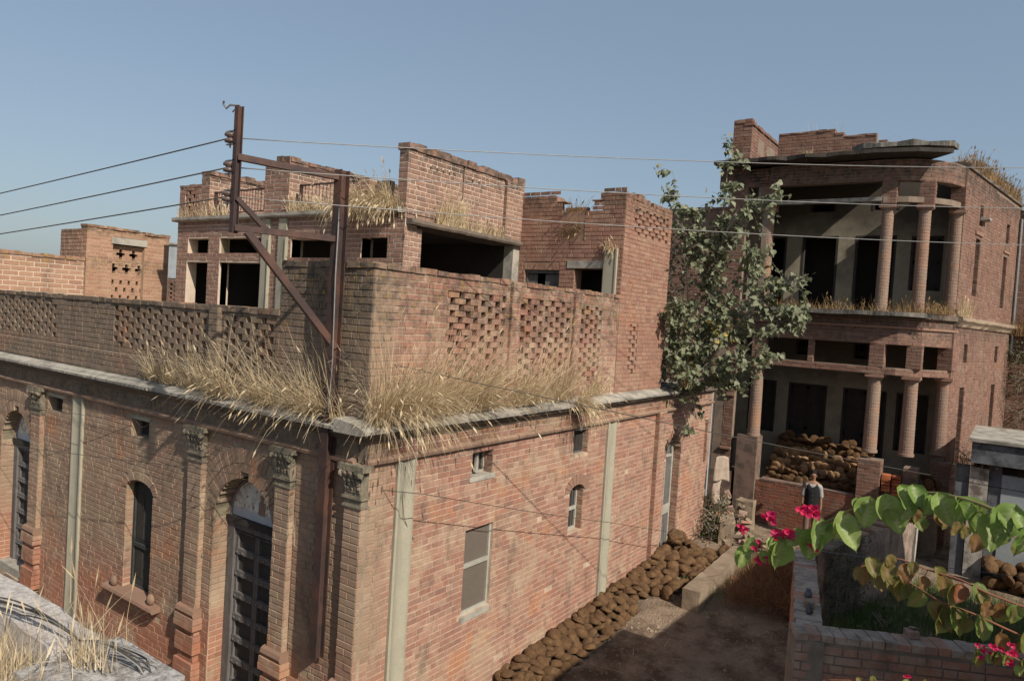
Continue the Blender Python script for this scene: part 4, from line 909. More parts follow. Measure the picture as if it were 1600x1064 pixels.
# square piers above the columns (between beams)
def sqpier(x, y, z0, z1, hw=0.17, f=None):
    f = f or FF; a = (Vector((x, y, 0)) - f.o); s_ = a.dot(f.u); d = a.dot(f.n)
    mb = MB(); f.box(mb, s_ - hw, s_ + hw, z0, z1, d - hw, d + hw); mb.build('pier', 'mortar_hall', H6)
    o = f.p(0, 0, d + hw); ff = Fr(o.x, o.y, f.u.x, f.u.y, f.n.x, f.n.y); field(H6, ff, s_ - hw, s_ + hw, z0, z1, mode='run')
    o = f.p(s_ - hw, 0, 0); f2 = Fr(o.x, o.y, f.n.x, f.n.y, -f.u.x, -f.u.y); field(H6, f2, d - hw, d + hw, z0, z1, mode='run')
for (x, y), f in ((P_L, None), (P_M, None), (P_2, None), (P_3, SF)):
    sqpier(x + 0.13, y + 0.04, 4.54, 5.12, 0.17, f); sqpier(x + 0.13, y + 0.04, 8.62, 9.2, 0.17, f)
sqpier(14.1, -1.85, 4.54, 5.12, 0.07)
# pedestals, low walls, entrance step
def pedestal(x0, y0, x1, y1, z1, mat='mortar_hall'):
    mb = MB(); mb.box(x0, y0, -0.2, x1, y1, z1); mb.build('pedestal', mat, H6)
    field(H6, Fr(x0, 0, 0, 1, -1, 0), y0, y1, 0, z1, mode='run'); field(H6, Fr(0, y0, 1, 0, 0, -1), x0, x1, 0, z1, mode='run')
mb = MB(); mb.box(13.94, -0.68, -0.2, 14.36, -0.10, 2.36, j=0.012); mb.build('pedestal', 'stucco', H6)
mb = MB(); mb.box(13.96, -0.02, -0.2, 14.6, 2.2, 1.3); mb.build('pedestal', 'stucco', H6)
pedestal(13.94, -3.72, 14.42, -3.20, 2.2)
mb = MB(); mb.box(14.02, -3.2, -0.2, 14.27, -0.66, 1.20); mb.build('low_wall', 'mortar_hall', H6)
BRS = BR[H6.name]; BR[H6.name] = []
field(H6, Fr(14.02, 0, 0, 1, -1, 0), -3.19, -0.70, 0.0, 1.2, mode='eng'); flush(H6, 'brick_maroon'); BR[H6.name] = BRS
mb = MB(); mb.box(14.0, -3.2, 1.2, 14.3, -0.8, 1.24, j=0.01); mb.build('wall_cap', 'stucco', H6)
# ragged infill between the corner pedestals: raw orange rubble bricks
for row in range(22):
    z = 0.05 + row * 0.083
    for k in range(3):
        y = -3.76 - k * 0.22
        if row > 19 and k > 1: continue
        if 13 < row < 17 and k == 0: continue
        c = MB(); c.box(14.0 + 0.10 * k + U(-.04, .04), y - 0.20 + U(0, .02), z, 14.3 + 0.1 * k, y, z + U(0.06, 0.078), j=0.008); c.build('infill_brick', 'brick_rust', H6)
mb = MB(); mb.box(14.25, -4.4, -0.1, 14.5, -3.72, 1.75); mb.build('infill_core', 'mortar_hall', H6)
mb = MB(); mb.box(14.12, -4.5, -0.2, 14.55, -4.18, 1.9, j=0.02); mb.build('pedestal', 'stucco', H6)
pedestal(14.14, -4.52, 14.56, -4.20, 2.1)
mb = MB(); mb.box(14.6, -4.95, -0.2, 15.2, -4.6, 1.6, j=0.03); mb.build('broken_wall', 'stone', H6)
pedestal(15.2, -5.12, 15.7, -4.70, 2.2)
# plinth floor, back wall with doors, ceilings
mb = MB(); mb.box(14.27, -4.6, -0.2, 16.3, 3.0, 1.1); mb.build('veranda_floor', 'stone', H6)
BKX = 16.3; BK = Fr(BKX, 0, 0, 1, -1, 0)
bh = [(-0.46, 0.35, 2.25, 3.80), (-1.89, -0.82, 1.1, 3.80), (-3.44, -2.32, 1.1, 3.80), (-4.45, -3.68, 2.2, 3.80), (-1.33, -0.94, 4.65, 5.1), (-2.9, -2.5, 4.65, 5.1),
      (-0.46, 0.4, 6.0, 8.13), (-1.89, -0.9, 6.0, 8.13), (-3.38, -2.34, 6.0, 8.13), (-4.5, -3.74, 6.62, 8.1), (-1.75, -1.05, 8.84, 9.1), (-3.4, -2.7, 8.84, 9.1)]
mb = MB(); core(mb, BK, -4.85, 3.0, 0.9, 5.80, 0.3, bh); core(mb, BK, -4.85, 0.09, 5.93, 9.72, 0.3, [q for q in bh if q[0] > -9 and q[1] < 0.05] + [(-0.46, 0.05, 6.0, 8.13)]); mb.build('back_wall', 'shadeplaster', H6)
for q in bh:
    a, b, z0, z1 = q; D = MB(); t = 0.06
    BK.box(D, a, a + t, z0, z1, -0.15, 0.01); BK.box(D, b - t, b, z0, z1, -0.15, 0.01); BK.box(D, a + t, b - t, z1 - t, z1, -0.15, 0.01)
    low_ = z1 < 5.5
    DD = D.build('door_frame' if z0 < 6.1 and (z1 - z0) > 1.9 else 'window_frame', 'darkwood', H6)
    if low_ or (z0 > 6.3 and z1 < 8.5):
        m_ = (a + b) / 2
        for q0, q1 in ((a + t, m_ - 0.005), (m_ + 0.005, b - t)):
            c = MB(); BK.box(c, q0, q1, z0, z1 - t, -0.12, -0.09)
            for zz in (z0, (z0 + z1) / 2, z1 - t - 0.08): BK.box(c, q0, q1, zz, zz + 0.08, -0.09, -0.07)
            BK.box(c, q0, q0 + 0.05, z0, z1 - t, -0.09, -0.07); BK.box(c, q1 - 0.05, q1, z0, z1 - t, -0.09, -0.07); c.build('shutter', 'darkwood', DD)
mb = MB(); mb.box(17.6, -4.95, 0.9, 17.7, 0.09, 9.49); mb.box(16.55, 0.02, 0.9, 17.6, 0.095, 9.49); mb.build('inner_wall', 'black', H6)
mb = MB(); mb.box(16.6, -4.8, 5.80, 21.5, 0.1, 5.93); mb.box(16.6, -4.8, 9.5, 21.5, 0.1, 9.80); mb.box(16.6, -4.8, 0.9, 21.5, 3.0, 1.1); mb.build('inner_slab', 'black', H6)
# side wall
SL = 6.4
sh = [(1.35, 1.75, 8.45, 9.0), (4.6, 5.05, 8.35, 8.95), (1.15, 1.65, 6.55, 8.1), (4.5, 5.0, 6.4, 7.95), (0.85, 1.25, 4.75, 5.25), (4.4, 4.8, 4.75, 5.25), (0.75, 1.25, 2.0, 4.1), (4.3, 4.8, 2.0, 4.1)]
mb = MB(); core(mb, SF, -0.22, SL, -0.2, 5.80, 0.3, sh); core(mb, SF, -0.22, SL, 5.80, 9.70, 0.32, sh, -0.0); mb.build('side_wall', 'mortar_hall', H6)
field(H6, SF, -0.22, SL, 0.0, 9.68, holes=sh + [(-0.3, SL + 1, 5.78, 5.93)], topf=lambda s_: 9.7 - 0.12 * s_ / SL)
for q in sh:
    a, b, z0, z1 = q; c = MB(); SF.box(c, a, a + 0.05, z0, z1, -0.2, -0.13); SF.box(c, b - 0.05, b, z0, z1, -0.2, -0.13); SF.box(c, a, b, z1 - 0.05, z1, -0.2, -0.13)
    if z1 - z0 > 1: SF.box(c, a, b, z0 + 0.62, z0 + 0.68, -0.2, -0.12)
    W = c.build('window_frame', 'palewood', H6); c = MB(); SF.box(c, a, b, z0, z1, -0.25, -0.22); c.build('pane', 'darkwood', W)
    o = SF.p(b, 0, 0); field(H6, Fr(o.x, o.y, -SF.n.x, -SF.n.y, -SF.u.x, -SF.u.y), 0, 0.13, z0, z1, mode='run')
c = MB(); SF.box(c, 1.5, 1.95, 8.62, 8.68, 0.0, 0.18, j=0.03); c.build('open_flap', 'palewood', H6)
for q in (1.0, 4.4):
    c = MB(); SF.box(c, q, q + 0.8, 8.18 if q < 2 else 8.05, 8.26 if q < 2 else 8.12, 0, 0.04); c.build('hood_moulding', 'redtrim', H6)
mb = MB(); strip(mb, SF, [(0, 5.66), (0.05, 5.68), (0.09, 5.76), (0.16, 5.84), (0.14, 5.93), (-0.1, 5.98), (-0.1, 5.66)], -0.2, SL, 70, 0.06); mb.build('string_course', 'stone', H6)
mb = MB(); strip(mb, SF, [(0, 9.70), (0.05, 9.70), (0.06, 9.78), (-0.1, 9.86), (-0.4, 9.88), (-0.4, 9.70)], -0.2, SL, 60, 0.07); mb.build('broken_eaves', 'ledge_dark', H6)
c = MB(); tube(c, [SF.p(SL - 0.1, 5.0, 0.06), SF.p(SL - 0.1, 9.3, 0.06)], 0.05, 8); c.build('drain_pipe', 'galv', H6)
# tall left wall of the hall, its cross wall, roof parapets
mb = MB(); core(mb, FF, 0.10, 0.62, 5.0, 11.0, 0.22, []); mb.build('end_wall', 'mortar_hall', H6); field(H6, FF, 0.10, 0.62, 5.0, 11.0)
XF = Fr(0, 0.10, 1, 0, 0, -1); mb = MB(); core(mb, XF, 14.225, 17.6, 5.0, 10.92, 0.2, []); mb.build('end_wall', 'mortar_hall', H6)
field(H6, XF, 14.0, 17.6, 9.7, 10.92, holes=[(14.6, 15.2, 10.3, 10.7), (15.5, 16.3, 10.3, 10.7)])
mb = MB(); mb.box(14.6, 0.12, 10.3, 16.3, 0.14, 10.7); mb.build('sunken_panel', 'stucco', H6)
coping(H6, XF, 13.97, 17.6, 10.92, 0.22, 'brick_hall', 0.09, 0.04); coping(H6, FF, 0.10, 0.62, 11.0, 0.2, 'brick_hall', 0.1, 0.03)
mb = MB(); core(mb, FF, -0.5, 0.1, 5.93, 9.72, 0.2, [(-0.2, 0.1, 8.75, 9.35), (-0.36, 0.1, 6.1, 8.6)]); mb.build('wing_wall', 'mortar_hall', H6)
mb = MB()
for a, b, t in ((-2.0, -0.56, 10.62), (-2.22, -2.0, 10.50), (-3.0, -2.22, 10.42), (-3.25, -3.0, 10.22)):
    mb2 = MB(); FF.box(mb2, a, b, 9.86, t, -0.5, -0.26); mb2.build('roof_parapet', 'mortar_hall', H6); field(H6, Fr(FX + 0.26, 0, 0, 1, -1, 0), a, b, 9.86, t)
    coping(H6, Fr(FX + 0.26, 0, 0, 1, -1, 0), a, b, t, 0.24, 'brick_hall', 0.06, 0.02)
# lane corner annexe between the corner house and hall
mb = MB(); core(mb, FF, 0.62, 4.2, -0.2, 8.6, 0.3, [(0.8, 1.0, 1.7, 4.3), (2.5, 3.2, 0, 2.5)]); mb.build('annexe_wall', 'mortar_hall', H6)
field(H6, FF, 0.62, 4.2, 1.3, 8.6, holes=[(0.8, 1.0, 1.7, 4.3), (2.5, 3.2, 0, 2.5)]); coping(H6, FF, 0.62, 4.2, 8.6, 0.3, 'brick_hall', 0.1, 0.03)
c = MB(); FF.box(c, 0.8, 1.0, 1.7, 4.3, -0.2, -0.1); c.build('shutter', 'shutter', H6)
c = MB(); tube(c, [(13.9, 0.66, 0.5), (13.9, 0.66, 3.6)], 0.045, 8); c.build('drain_pipe', 'bluewash', H6)
for z in (1.9, 3.4, 4.9):
    c = MB(); c.box(13.93, 0.05, z, 14.0, 0.35, z + 0.06); c.build('string_course', 'redtrim', H6)
c = MB(); FF.box(c, 0.06, 0.6, 1.3, 5.0, -0.2, 0.0); c.build('pier', 'mortar_hall', H6); field(H6, FF, 0.06, 0.34, 1.3, 5.0, mode='run')
# far right wing
RWg = Fr(21.95, -6.05, 0, -1, -1, 0)
mb = MB(); core(mb, RWg, -0.2, 4.5, -0.2, 9.6, 0.3, [(0.9, 1.5, 3.3, 5.3)]); mb.build('wing_wall', 'mortar_hall', H6); field(H6, RWg, 0.02, 4.5, 0.5, 9.6, holes=[(0.9, 1.5, 3.3, 5.3)])
c = MB(); RWg.box(c, 0.9, 1.5, 3.3, 5.3, -0.2, -0.1); c.build('shutter', 'shutter', H6)
flush(H6, 'brick_hall')

# ================================================================== 6. YARD WALL (right foreground)
H7 = thing('yard_wall', (2, -4.8, 0), 'low reclaimed brick yard wall with worn top, turning a corner in the right foreground', 'wall')
W1 = Vector((0.971, 0.238, 0)); N1 = Vector((-0.238, 0.971, 0))    # lane side run
A = Fr(1.33, -4.70, W1.x, W1.y, N1.x, N1.y)
fd = Vector((0.46, -0.888, 0)).normalized(); fn = Vector((-0.888, -0.46, 0)).normalized()
B = Fr(1.33, -4.70, fd.x, fd.y, fn.x, fn.y)
mb = MB(); A.box(mb, 0.02, 2.75, -0.7, 2.27, -0.26, 0); B.box(mb, 0.0, 3.2, -0.7, 2.27, -0.25, 0); mb.build('wall_core', 'mortar_yard', H7)
field(H7, A, 0.0, 2.75, -0.2, 2.27); field(H7, B, 0.0, 3.2, 0.3, 2.27, miss=0.01, proud=0.012, J=0.014)
def topbricks(fr, s0, s1, d0, d1):
    a = s0
    while a < s1:
        b = a + 0.118
        c = MB(); fr.box(c, a + 0.004, b - 0.004, 2.27, 2.34 + U(-.006, .006), d0 + U(0, .01), d1 + U(-.008, .008), j=0.004); c.build('top_brick', 'yardtop' if R() < .8 else 'brick_yard', H7); a = b
topbricks(A, 0.25, 2.75, -0.255, 0.01); topbricks(B, 0.0, 3.2, -0.245, 0.012)
flush(H7, 'brick_yard')
def loose(name, pos, rot, size, mat, label, group=None, j=0.006, cat='brick', parts=None):
    mb = MB(); x, y, z = size; mb.box(-x / 2, -y / 2, 0, x / 2, y / 2, z, j=j); bv = mb
    me_o = mb.build(name, mat, origin=Vector((0, 0, 0))); me_o.location = pos; me_o.rotation_euler = rot
    md = me_o.modifiers.new('bevel', 'BEVEL'); md.width = min(size) * 0.12; md.segments = 2
    return tag(me_o, label, cat, group)
loose('half_brick', (2.02, -5.62, 2.345), (0, 0.05, 0.5), (0.13, 0.10, 0.07), 'brick_yard', 'broken half brick lying alone on the front yard wall')
loose('brick_scrap', (2.05, -5.63, 2.42), (0.2, 0.1, 1.0), (0.07, 0.06, 0.02), 'stone', 'pale mortar scrap on top of the loose half brick', cat='mortar scrap')
def P_(s_, d, z=2.345): return A.p(s_, z, d)
loose('wall_brick', P_(0.75, -0.13), (0, 0, 0.3), (0.12, 0.10, 0.07), 'stone', 'grey stone chunk standing on the lane side of the yard wall top', cat='stone')
for s_, r_, lb in ((1.05, 0.030, 'dark round clay pot neck on yard wall, farther of two'), (0.55, 0.026, 'dark round clay pot neck on yard wall, nearer of two')):
    t = MB(); q = P_(s_, -0.13); lathe(t, q.x, q.y, [(q.z, r_), (q.z + 0.02, r_ * 1.5), (q.z + 0.05, r_ * 1.2), (q.z + 0.075, r_ * 0.8), (q.z + 0.09, r_ * 1.0), (q.z + 0.08, r_ * 0.6)], 12)
    tag(t.build('pot_neck', 'greyrender', smooth=True), lb, 'pot')

# ================================================================== 7. STUB WALL, SHED
H8 = thing('masonry_stub', (9.8, -4.4, 0), 'thick broken masonry stub streaked white and black behind the yard wall', 'ruined wall')
d8 = Vector((3.82, -1.05, 0)).normalized(); n8 = Vector((d8.y, -d8.x, 0)); 
if n8.dot(CP - Vector((9, -4, 0))) < 0: n8 = -n8
F8 = Fr(7.75, -3.75, d8.x, d8.y, n8.x, n8.y)
def lumpy(mb, fr, s0, s1, z0, z1, thk, amp=0.04, n=26, m=14, top=0.06):
    vs = []; fs = []
    loop = [(0.0, -1)] 
    pts = []
    for i in range(n + 1): pts.append((s0 + (s1 - s0) * i / n, 0.0))
    for i in range(5): pts.append((s1, -thk * (i + 1) / 5))
    for i in range(n + 1): pts.append((s1 - (s1 - s0) * i / n, -thk))
    for i in range(4): pts.append((s0, -thk + thk * (i + 1) / 5))
    k = len(pts)
    for jz in range(m + 1):
        for s_, d in pts:
            zt = z1 + top * noise.noise(Vector((s_ * 2.5, d * 3, 7))) * 2
            z = z0 + (zt - z0) * jz / m
            q = fr.p(s_, z, d); nn = noise.noise_vector(q * 2.2) * amp + noise.noise_vector(q * 7) * amp * 0.5
            vs.append(q + Vector((nn.x, nn.y, 0)))
    for jz in range(m):
        for i in range(k): fs.append((jz * k + i, jz * k + (i + 1) % k, (jz + 1) * k + (i + 1) % k, (jz + 1) * k + i))
    fs.append(tuple(m * k + i for i in range(k))); mb.add(vs, fs)
mb = MB(); lumpy(mb, F8, 0.0, 1.5, -0.3, 1.42, 0.4); mb.build('dark_section', 'ivy_stone', H8)
mb = MB(); lumpy(mb, F8, 1.45, 3.9, -0.3, 1.40, 0.45, 0.03); mb.build('streaked_section', 'ivy_stone2', H8)
mb = MB(); F8.box(mb, 3.82, 3.96, -0.1, 1.3, -0.4, 0.03, j=0.03); mb.build('whitewashed_edge', 'whitestain', H8)
for k in range(14):
    c = MB(); s_ = 1.6 + k * 0.17; F8.box(c, s_, s_ + U(0.1, 0.2), 1.30, 1.44 + U(-.03, .05), -0.4, U(-0.1, 0.0), j=0.02); c.build('loose_brick', 'brick_yard' if k % 2 else 'stone', H8)
mb = MB()
for k in range(900):
    s_ = U(-0.05, 1.6); z = U(0.0, 1.5); q = F8.p(s_, z, U(0.03, 0.14)); a = Vector((U(-1, 1), U(-1, 1), U(-1, .4))).normalized() * U(0.02, 0.045); b = a.orthogonal().normalized() * a.length * 0.5
    mb.add([q, q + a * 0.5 + b, q + a, q + a * 0.5 - b], [(0, 1, 2, 3)])
tag(mb.build('creeper', 'weed'), 'dark small leaved creeper covering the near end of the masonry stub', 'creeper', kind='stuff')

H9 = thing('lean_to_shed', (14, -6.3, 0), 'blue grey limewashed lean to shed with flat cement slab roof and dark streaked fascia', 'shed')
mb = MB(); mb.box(13.05, -9.0, 2.62, 16.2, -5.62, 3.10); mb.build('roof_fascia', 'greyrender', H9)
mb = MB(); mb.box(12.98, -9.05, 3.10, 16.3, -5.55, 3.17, j=0.01); mb.build('roof_slab', 'cement', H9)
mb = MB(); mb.box(13.3, -9.0, -0.2, 13.5, -6.22, 2.40); mb.build('blue_wall', 'bluewash', H9)
mb = MB(); mb.box(13.32, -6.215, -0.2, 13.6, -5.985, 2.62); mb.build('dark_jamb', 'greyrender', H9)
mb = MB(); mb.box(13.2, -5.98, -0.2, 13.62, -5.62, 2.50, j=0.01); mb.build('shed_pillar', 'whitestain', H9)
mb = MB(); mb.box(13.25, -5.615, -0.2, 13.6, -5.35, 2.5, j=0.01); mb.build('shed_pillar', 'greyrender', H9)
mb = MB(); mb.box(15.8, -9, -0.2, 16.0, -5.6, 2.62); mb.box(13.5, -9.0, 2.5, 15.8, -5.7, 2.6); mb.build('inner_wall', 'black', H9)
mb = MB(); mb.box(13.3, -8.6, 2.40, 13.34, -6.5, 2.60); mb.build('vent_slot', 'black', H9)
# straw nest on the pillar top
grass('straw_nest', [(lambda: (13.4 + U(-.25, .25), -5.7 + U(-.35, .3), 2.52 + U(0, .08)), 260)], 'rustgrass', 'tangle of rusty straw heaped on top of the shed pillar', 'straw', (0.15, 0.35), 0.006, (0, 0, 0), 1.2, 3, 2.5, 0)
# dung stack silhouettes in the shed
# ================================================================== 8. NEIGHBOUR ROOF bottom left and added unseen house behind camera side
H10 = thing('foreground_roof', (-5.5, -1, 0), 'near flat roof with flaking whitewashed kerb in the bottom left corner', 'roof')
FRr = Fr(-4.10, 0, 0.03, 1, 1, 0.0)
mb = MB(); lumpy(mb, Fr(-4.12, 0, 0, 1, 1, 0), -2.36, 6.0, 2.4, 3.40, 0.24, 0.014, 200, 8, 0.012); mb.build('whitewashed_kerb', 'whitewash', H10)
mb = MB(); lumpy(mb, Fr(-4.02, 0, 0, 1, 1, 0), -3.02, -2.38, 2.3, 3.36, 0.5, 0.008, 12, 6, 0.006); mb.build('corner_block', 'cornerblock', H10)
mb = MB(); nx, ny = 40, 60; vs = []
for i in range(nx + 1):
    for j in range(ny + 1):
        x = -9 + 4.75 * i / nx; y = -5.5 + 12 * j / ny; vs.append((x, y, 3.18 + 0.03 * noise.noise(Vector((x * 2, y * 2, 0))) + 0.02 * noise.noise(Vector((x * 7, y * 7, 3)))))
mb.add(vs, [(i * (ny + 1) + j, (i + 1) * (ny + 1) + j, (i + 1) * (ny + 1) + j + 1, i * (ny + 1) + j + 1) for i in range(nx) for j in range(ny)])
mb.build('roof_surface', 'roofdirt', H10, True)
mb = MB(); mb.box(-9, -3.0, -0.6, -4.16, 6.4, 3.05); mb.build('house_wall', 'whitewash', H10)
H11 = thing('added_unseen_house', (4, -12, 0), 'added unseen plain brick house beyond the yard on the sunny side', 'house')
mb = MB(); mb.box(3.6, -16, -0.6, 9.5, -7.05, 4.45); mb.build('house_wall', 'trim', H11)  # unseen house; its two heights are shaped to place the lane shadow
mb = MB(); mb.box(-1.5, -16, -0.6, 3.6, -7.05, 4.95); mb.build('house_wall', 'trim', H11)  # second height of the unseen house, also shaped for the lane shadow
mb = MB(); mb.box(-1.6, -16.1, 4.95, 3.7, -6.95, 5.05); mb.build('roof_slab', 'cement', H11)
mb = MB(); mb.box(3.6, -16.1, 4.45, 9.6, -6.95, 4.57); mb.build('roof_slab', 'cement', H11)

# ================================================================== 9. STEEL BRACKET MAST
MT = thing('wire_mast', (-0.14, 0.47, 0.9), 'rusty steel bracket mast for power wires, cantilevered from the corner house front', 'power pole')
post = Vector((-0.17, 0.46, 0)); arm = Vector((-0.951, 0.311, 0)).normalized(); AL = 1.22; mast = post + arm * AL
def beam(mb, a, b, w_=0.05, t=0.012, kind='L'):
    a, b = Vector(a), Vector(b); d = (b - a).normalized(); s_ = d.cross(Vector((0, 0, 1))); s_ = s_.normalized() if s_.length > 0.1 else Vector((1, 0, 0)); u_ = s_.cross(d).normalized()
    def bx(p0, s0, s1, u0, u1):
        mb.add([p + s_ * x + u_ * y for p in (a, b) for x in (s0, s1) for y in (u0, u1)], BOXF)
    if kind == 'L': bx(a, -w_, w_, -t / 2, t / 2); bx(a, w_ - t, w_, t / 2, w_ * 1.6)
    else: bx(a, -w_, w_, -w_ * 1.0, -w_ + t); bx(a, -w_, w_, w_ - t, w_); bx(a, -t / 2, t / 2, -w_ + t, w_ - t)
def vbeam(x, y, z0, z1, w_=0.06, t=0.012):
    mb = MB(); mb.box(x - w_, y - w_, z0, x - w_ + t, y + w_, z1); mb.box(x + w_ - t, y - w_, z0, x + w_, y + w_, z1); mb.box(x - w_ + t, y - t / 2, z0, x + w_ - t, y + t / 2, z1); return mb
vbeam(post.x, post.y, 0.92, 6.84, 0.065).build('post', 'rust', MT)
vbeam(mast.x, mast.y, 5.95, 7.33, 0.035, 0.01).build('mast', 'rust', MT)
def at(p, z): return Vector((p.x, p.y, z))
for a, b, w_ in ((at(mast, 6.75), at(post, 6.72), 0.04), (at(mast, 5.98), at(post, 5.99), 0.04), (at(mast, 6.32), at(mast.lerp(post, 0.30), 5.99), 0.03), (at(mast.lerp(post, 0.10), 5.96), at(post, 4.70), 0.045)):
    mb = MB(); beam(mb, a, b, w_, 0.01); mb.build('strut', 'rust', MT)
outd = Vector((-0.3, 0.95, 0)).normalized()
INS = []
for z in (6.99, 6.67, 6.35):
    c0 = at(mast, z) + Vector((-0.02, 0.10, 0)); q = c0
    b_ = MB(); b_.box(q.x - 0.015, q.y - 0.10, q.z + 0.065, q.x + 0.015, q.y + 0.07, q.z + 0.077); b_.box(q.x - 0.015, q.y - 0.10, q.z - 0.077, q.x + 0.015, q.y + 0.07, q.z - 0.065); b_.box(q.x - 0.012, q.y - 0.105, q.z - 0.065, q.x + 0.012, q.y - 0.095, q.z + 0.065)
    BK_ = b_.build('bracket', 'galv', MT)
    c = MB(); lathe(c, q.x, q.y + 0.01, [(q.z - 0.055, 0.03), (q.z - 0.05, 0.06), (q.z - 0.02, 0.065), (q.z - 0.006, 0.035), (q.z + 0.006, 0.035), (q.z + 0.02, 0.065), (q.z + 0.05, 0.06), (q.z + 0.055, 0.03)], 14); c.build('insulator', 'ceramic', BK_, True)
    c = MB(); tube(c, [q + Vector((0, .01, -0.11)), q + Vector((0, .01, 0.085))], 0.01, 6); c.build('bolt', 'galv', BK_)
    INS.append(q)
b_ = MB(); q = at(mast, 6.05) + Vector((-0.02, 0.10, 0)); b_.box(q.x - 0.01, q.y - 0.06, q.z + 0.05, q.x + 0.01, q.y + 0.10, q.z + 0.06); b_.box(q.x - 0.01, q.y - 0.06, q.z - 0.06, q.x + 0.01, q.y + 0.10, q.z - 0.05); b_.box(q.x - 0.01, q.y - 0.07, q.z - 0.06, q.x + 0.01, q.y - 0.06, q.z + 0.06); b_.build('bracket', 'galv', MT)
c = MB(); q = at(mast, 7.33); tube(c, [q, q + Vector((-.05, .10, 0.01)), q + Vector((-.07, .14, -.03)), q + Vector((-.08, .18, .02)), q + Vector((-.09, .16, .05))], 0.012, 6); tube(c, [q + Vector((0, .02, 0)), q + Vector((-.03, .06, -.05)), q + Vector((-.02, .09, -.06))], 0.008, 6); c.build('wire_clamp', 'galv', MT)
# cables
def cable(p, label, r=0.0065, mat='wire', sag=0.0, n=26, group='overhead wires', name='overhead_wire'):
    p = [Vector(q) for q in p]; pts = []
    for a, b in zip(p, p[1:]):
        for i in range(n): t = i / n; pts.append(a.lerp(b, t) - Vector((0, 0, sag * 4 * t * (1 - t))))
    pts.append(p[-1]); mb = MB(); tube(mb, pts, r, 6); return tag(mb.build(name, mat, smooth=True), label, 'wire', group)
WR = [(10.61, -7.1, 8.57), (10.62, -7.16, 7.82), (10.62, -7.2, 7.15)]
WL = [(-1.4, 20.0, 6.11), (-1.4, 20.0, 5.70), (-1.4, 20.0, 5.45)]
for i, nm in enumerate(('topmost', 'middle', 'lowest')):
    cable([INS[i], WR[i]], '%s of the three bare wires running right from the mast' % nm, 0.0058, sag=0.10)
    cable([INS[i], WL[i]], '%s of the three bare wires running left from the mast' % nm, 0.008, 'darkwire', sag=0.04)
cable([(-0.1, 0.40, 4.66), (9.38, -7.04, 2.72)], 'long brown service wire from the mast post down across the lane to the right', 0.006, 'darkwire', sag=0.06)
cable([(-0.75, 9.5, 2.3), (-0.53, 2.89, 2.90), (0.44, -0.57, 3.04), (5.74, -0.54, 1.61), (11.33, -0.76, 0.14)], 'thin drooping service wire crossing both brick walls to the rubble heap', 0.005, 'darkwire', sag=0.02)
cable([(-0.9, 9.5, 3.3), (-0.08, 5.1, 3.2), (-0.06, 4.7, 3.25)], 'short thin wire running left from the small vent window', 0.004, 'darkwire', sag=0.10)
cable([(-0.12, 3.5, 2.55), (-0.12, 3.52, 2.0), (-0.10, 3.3, 1.4), (-0.06, 3.2, 1.2)], 'loose cable hanging down the pilaster left of the panelled door', 0.005, 'darkwire', sag=0.02)
cable([(0.6, -0.06, 3.1), (0.66, -0.09, 2.6), (0.95, -0.05, 2.2)], 'thin wire hanging over the cement strip beside the corner', 0.004, 'darkwire', sag=0.02)
cable([(-0.22, 0.42, 6.6), (-0.26, 0.38, 5.6), (-0.22, 0.40, 4.6), (-0.24, 0.40, 3.95)], 'pale slack cable tied down the front of the mast post', 0.009, 'wire', sag=0.03)
cable([(3.44, -4.19, 2.56), (5.08, -6.9, 2.41)], 'thin fence wire above the yard wall running right', 0.004, 'wire', sag=0.01)
for k in range(7):
    a = U(-.16, .16); cable([(-4.6 - a, -0.6, 3.3), (-4.35, -1.9 + a, 3.46 + U(0, .05)), (-4.28, -2.5, 3.46), (-4.12 + a * .3, -2.75 - U(0, .15), 3.40), (-4.02, -2.95 + a, 2.9)],
        ('%s cable, %s strand of the tangle lying on the whitewashed roof kerb' % (('black', 'grey')[k % 2], ('first', 'second', 'third', 'fourth', 'fifth', 'sixth', 'last')[k])), (0.0042, 0.0034)[k % 2], ('darkwire', 'wire')[k % 2], sag=-0.03, n=10, group='cable bundle on the roof kerb', name='cable')

# ================================================================== 10. DUNG CAKES
DM = []
for k in range(7):
    me = bpy.data.meshes.new('dung_cake'); vs = []; fs = []; nu, nv = 20, 10; sd = k * 9.7
    for i in range(nv + 1):
        t = math.pi * i / nv
        for j in range(nu):
            a = 2 * math.pi * j / nu; p = Vector((math.sin(t) * math.cos(a), math.sin(t) * math.sin(a), math.cos(t)))
            r_ = 1 + 0.13 * noise.noise(p * 1.7 + Vector((sd, 0, 0))) + 0.08 * noise.noise(p * 4 + Vector((sd, 3, 0))) + 0.06 * noise.noise(p * 9 + Vector((sd, 3, 5)))
            vs.append((p.x * 0.155 * r_, p.y * 0.155 * r_, (p.z * 0.10 if p.z > 0 else p.z * 0.04) * r_ ))
    for i in range(nv):
        for j in range(nu): fs.append((i * nu + j, (i + 1) * nu + j, (i + 1) * nu + (j + 1) % nu, i * nu + (j + 1) % nu))
    me.from_pydata(vs, [], fs); me.polygons.foreach_set('use_smooth', [True] * len(fs)); DM.append(me)
DP = []
for me in DM[:4]:
    q = me.copy(); q.materials.append(M['dungpale']); DP.append(q)
for me in DM: me.materials.append(M['dung'])
NC = [0]
def cake(p, rot, sc, label, group, pale=False):
    o = bpy.data.objects.new('dung_cake', random.choice(DP if pale else DM)); COL.objects.link(o); o.location = p; o.rotation_euler = rot
    o.scale = (sc * U(.9, 1.1), sc * U(.9, 1.1), sc * U(.9, 1.15)); tag(o, label, 'dung cake', group); NC[0] += 1
g1 = 'dung cakes stacked along the wall'
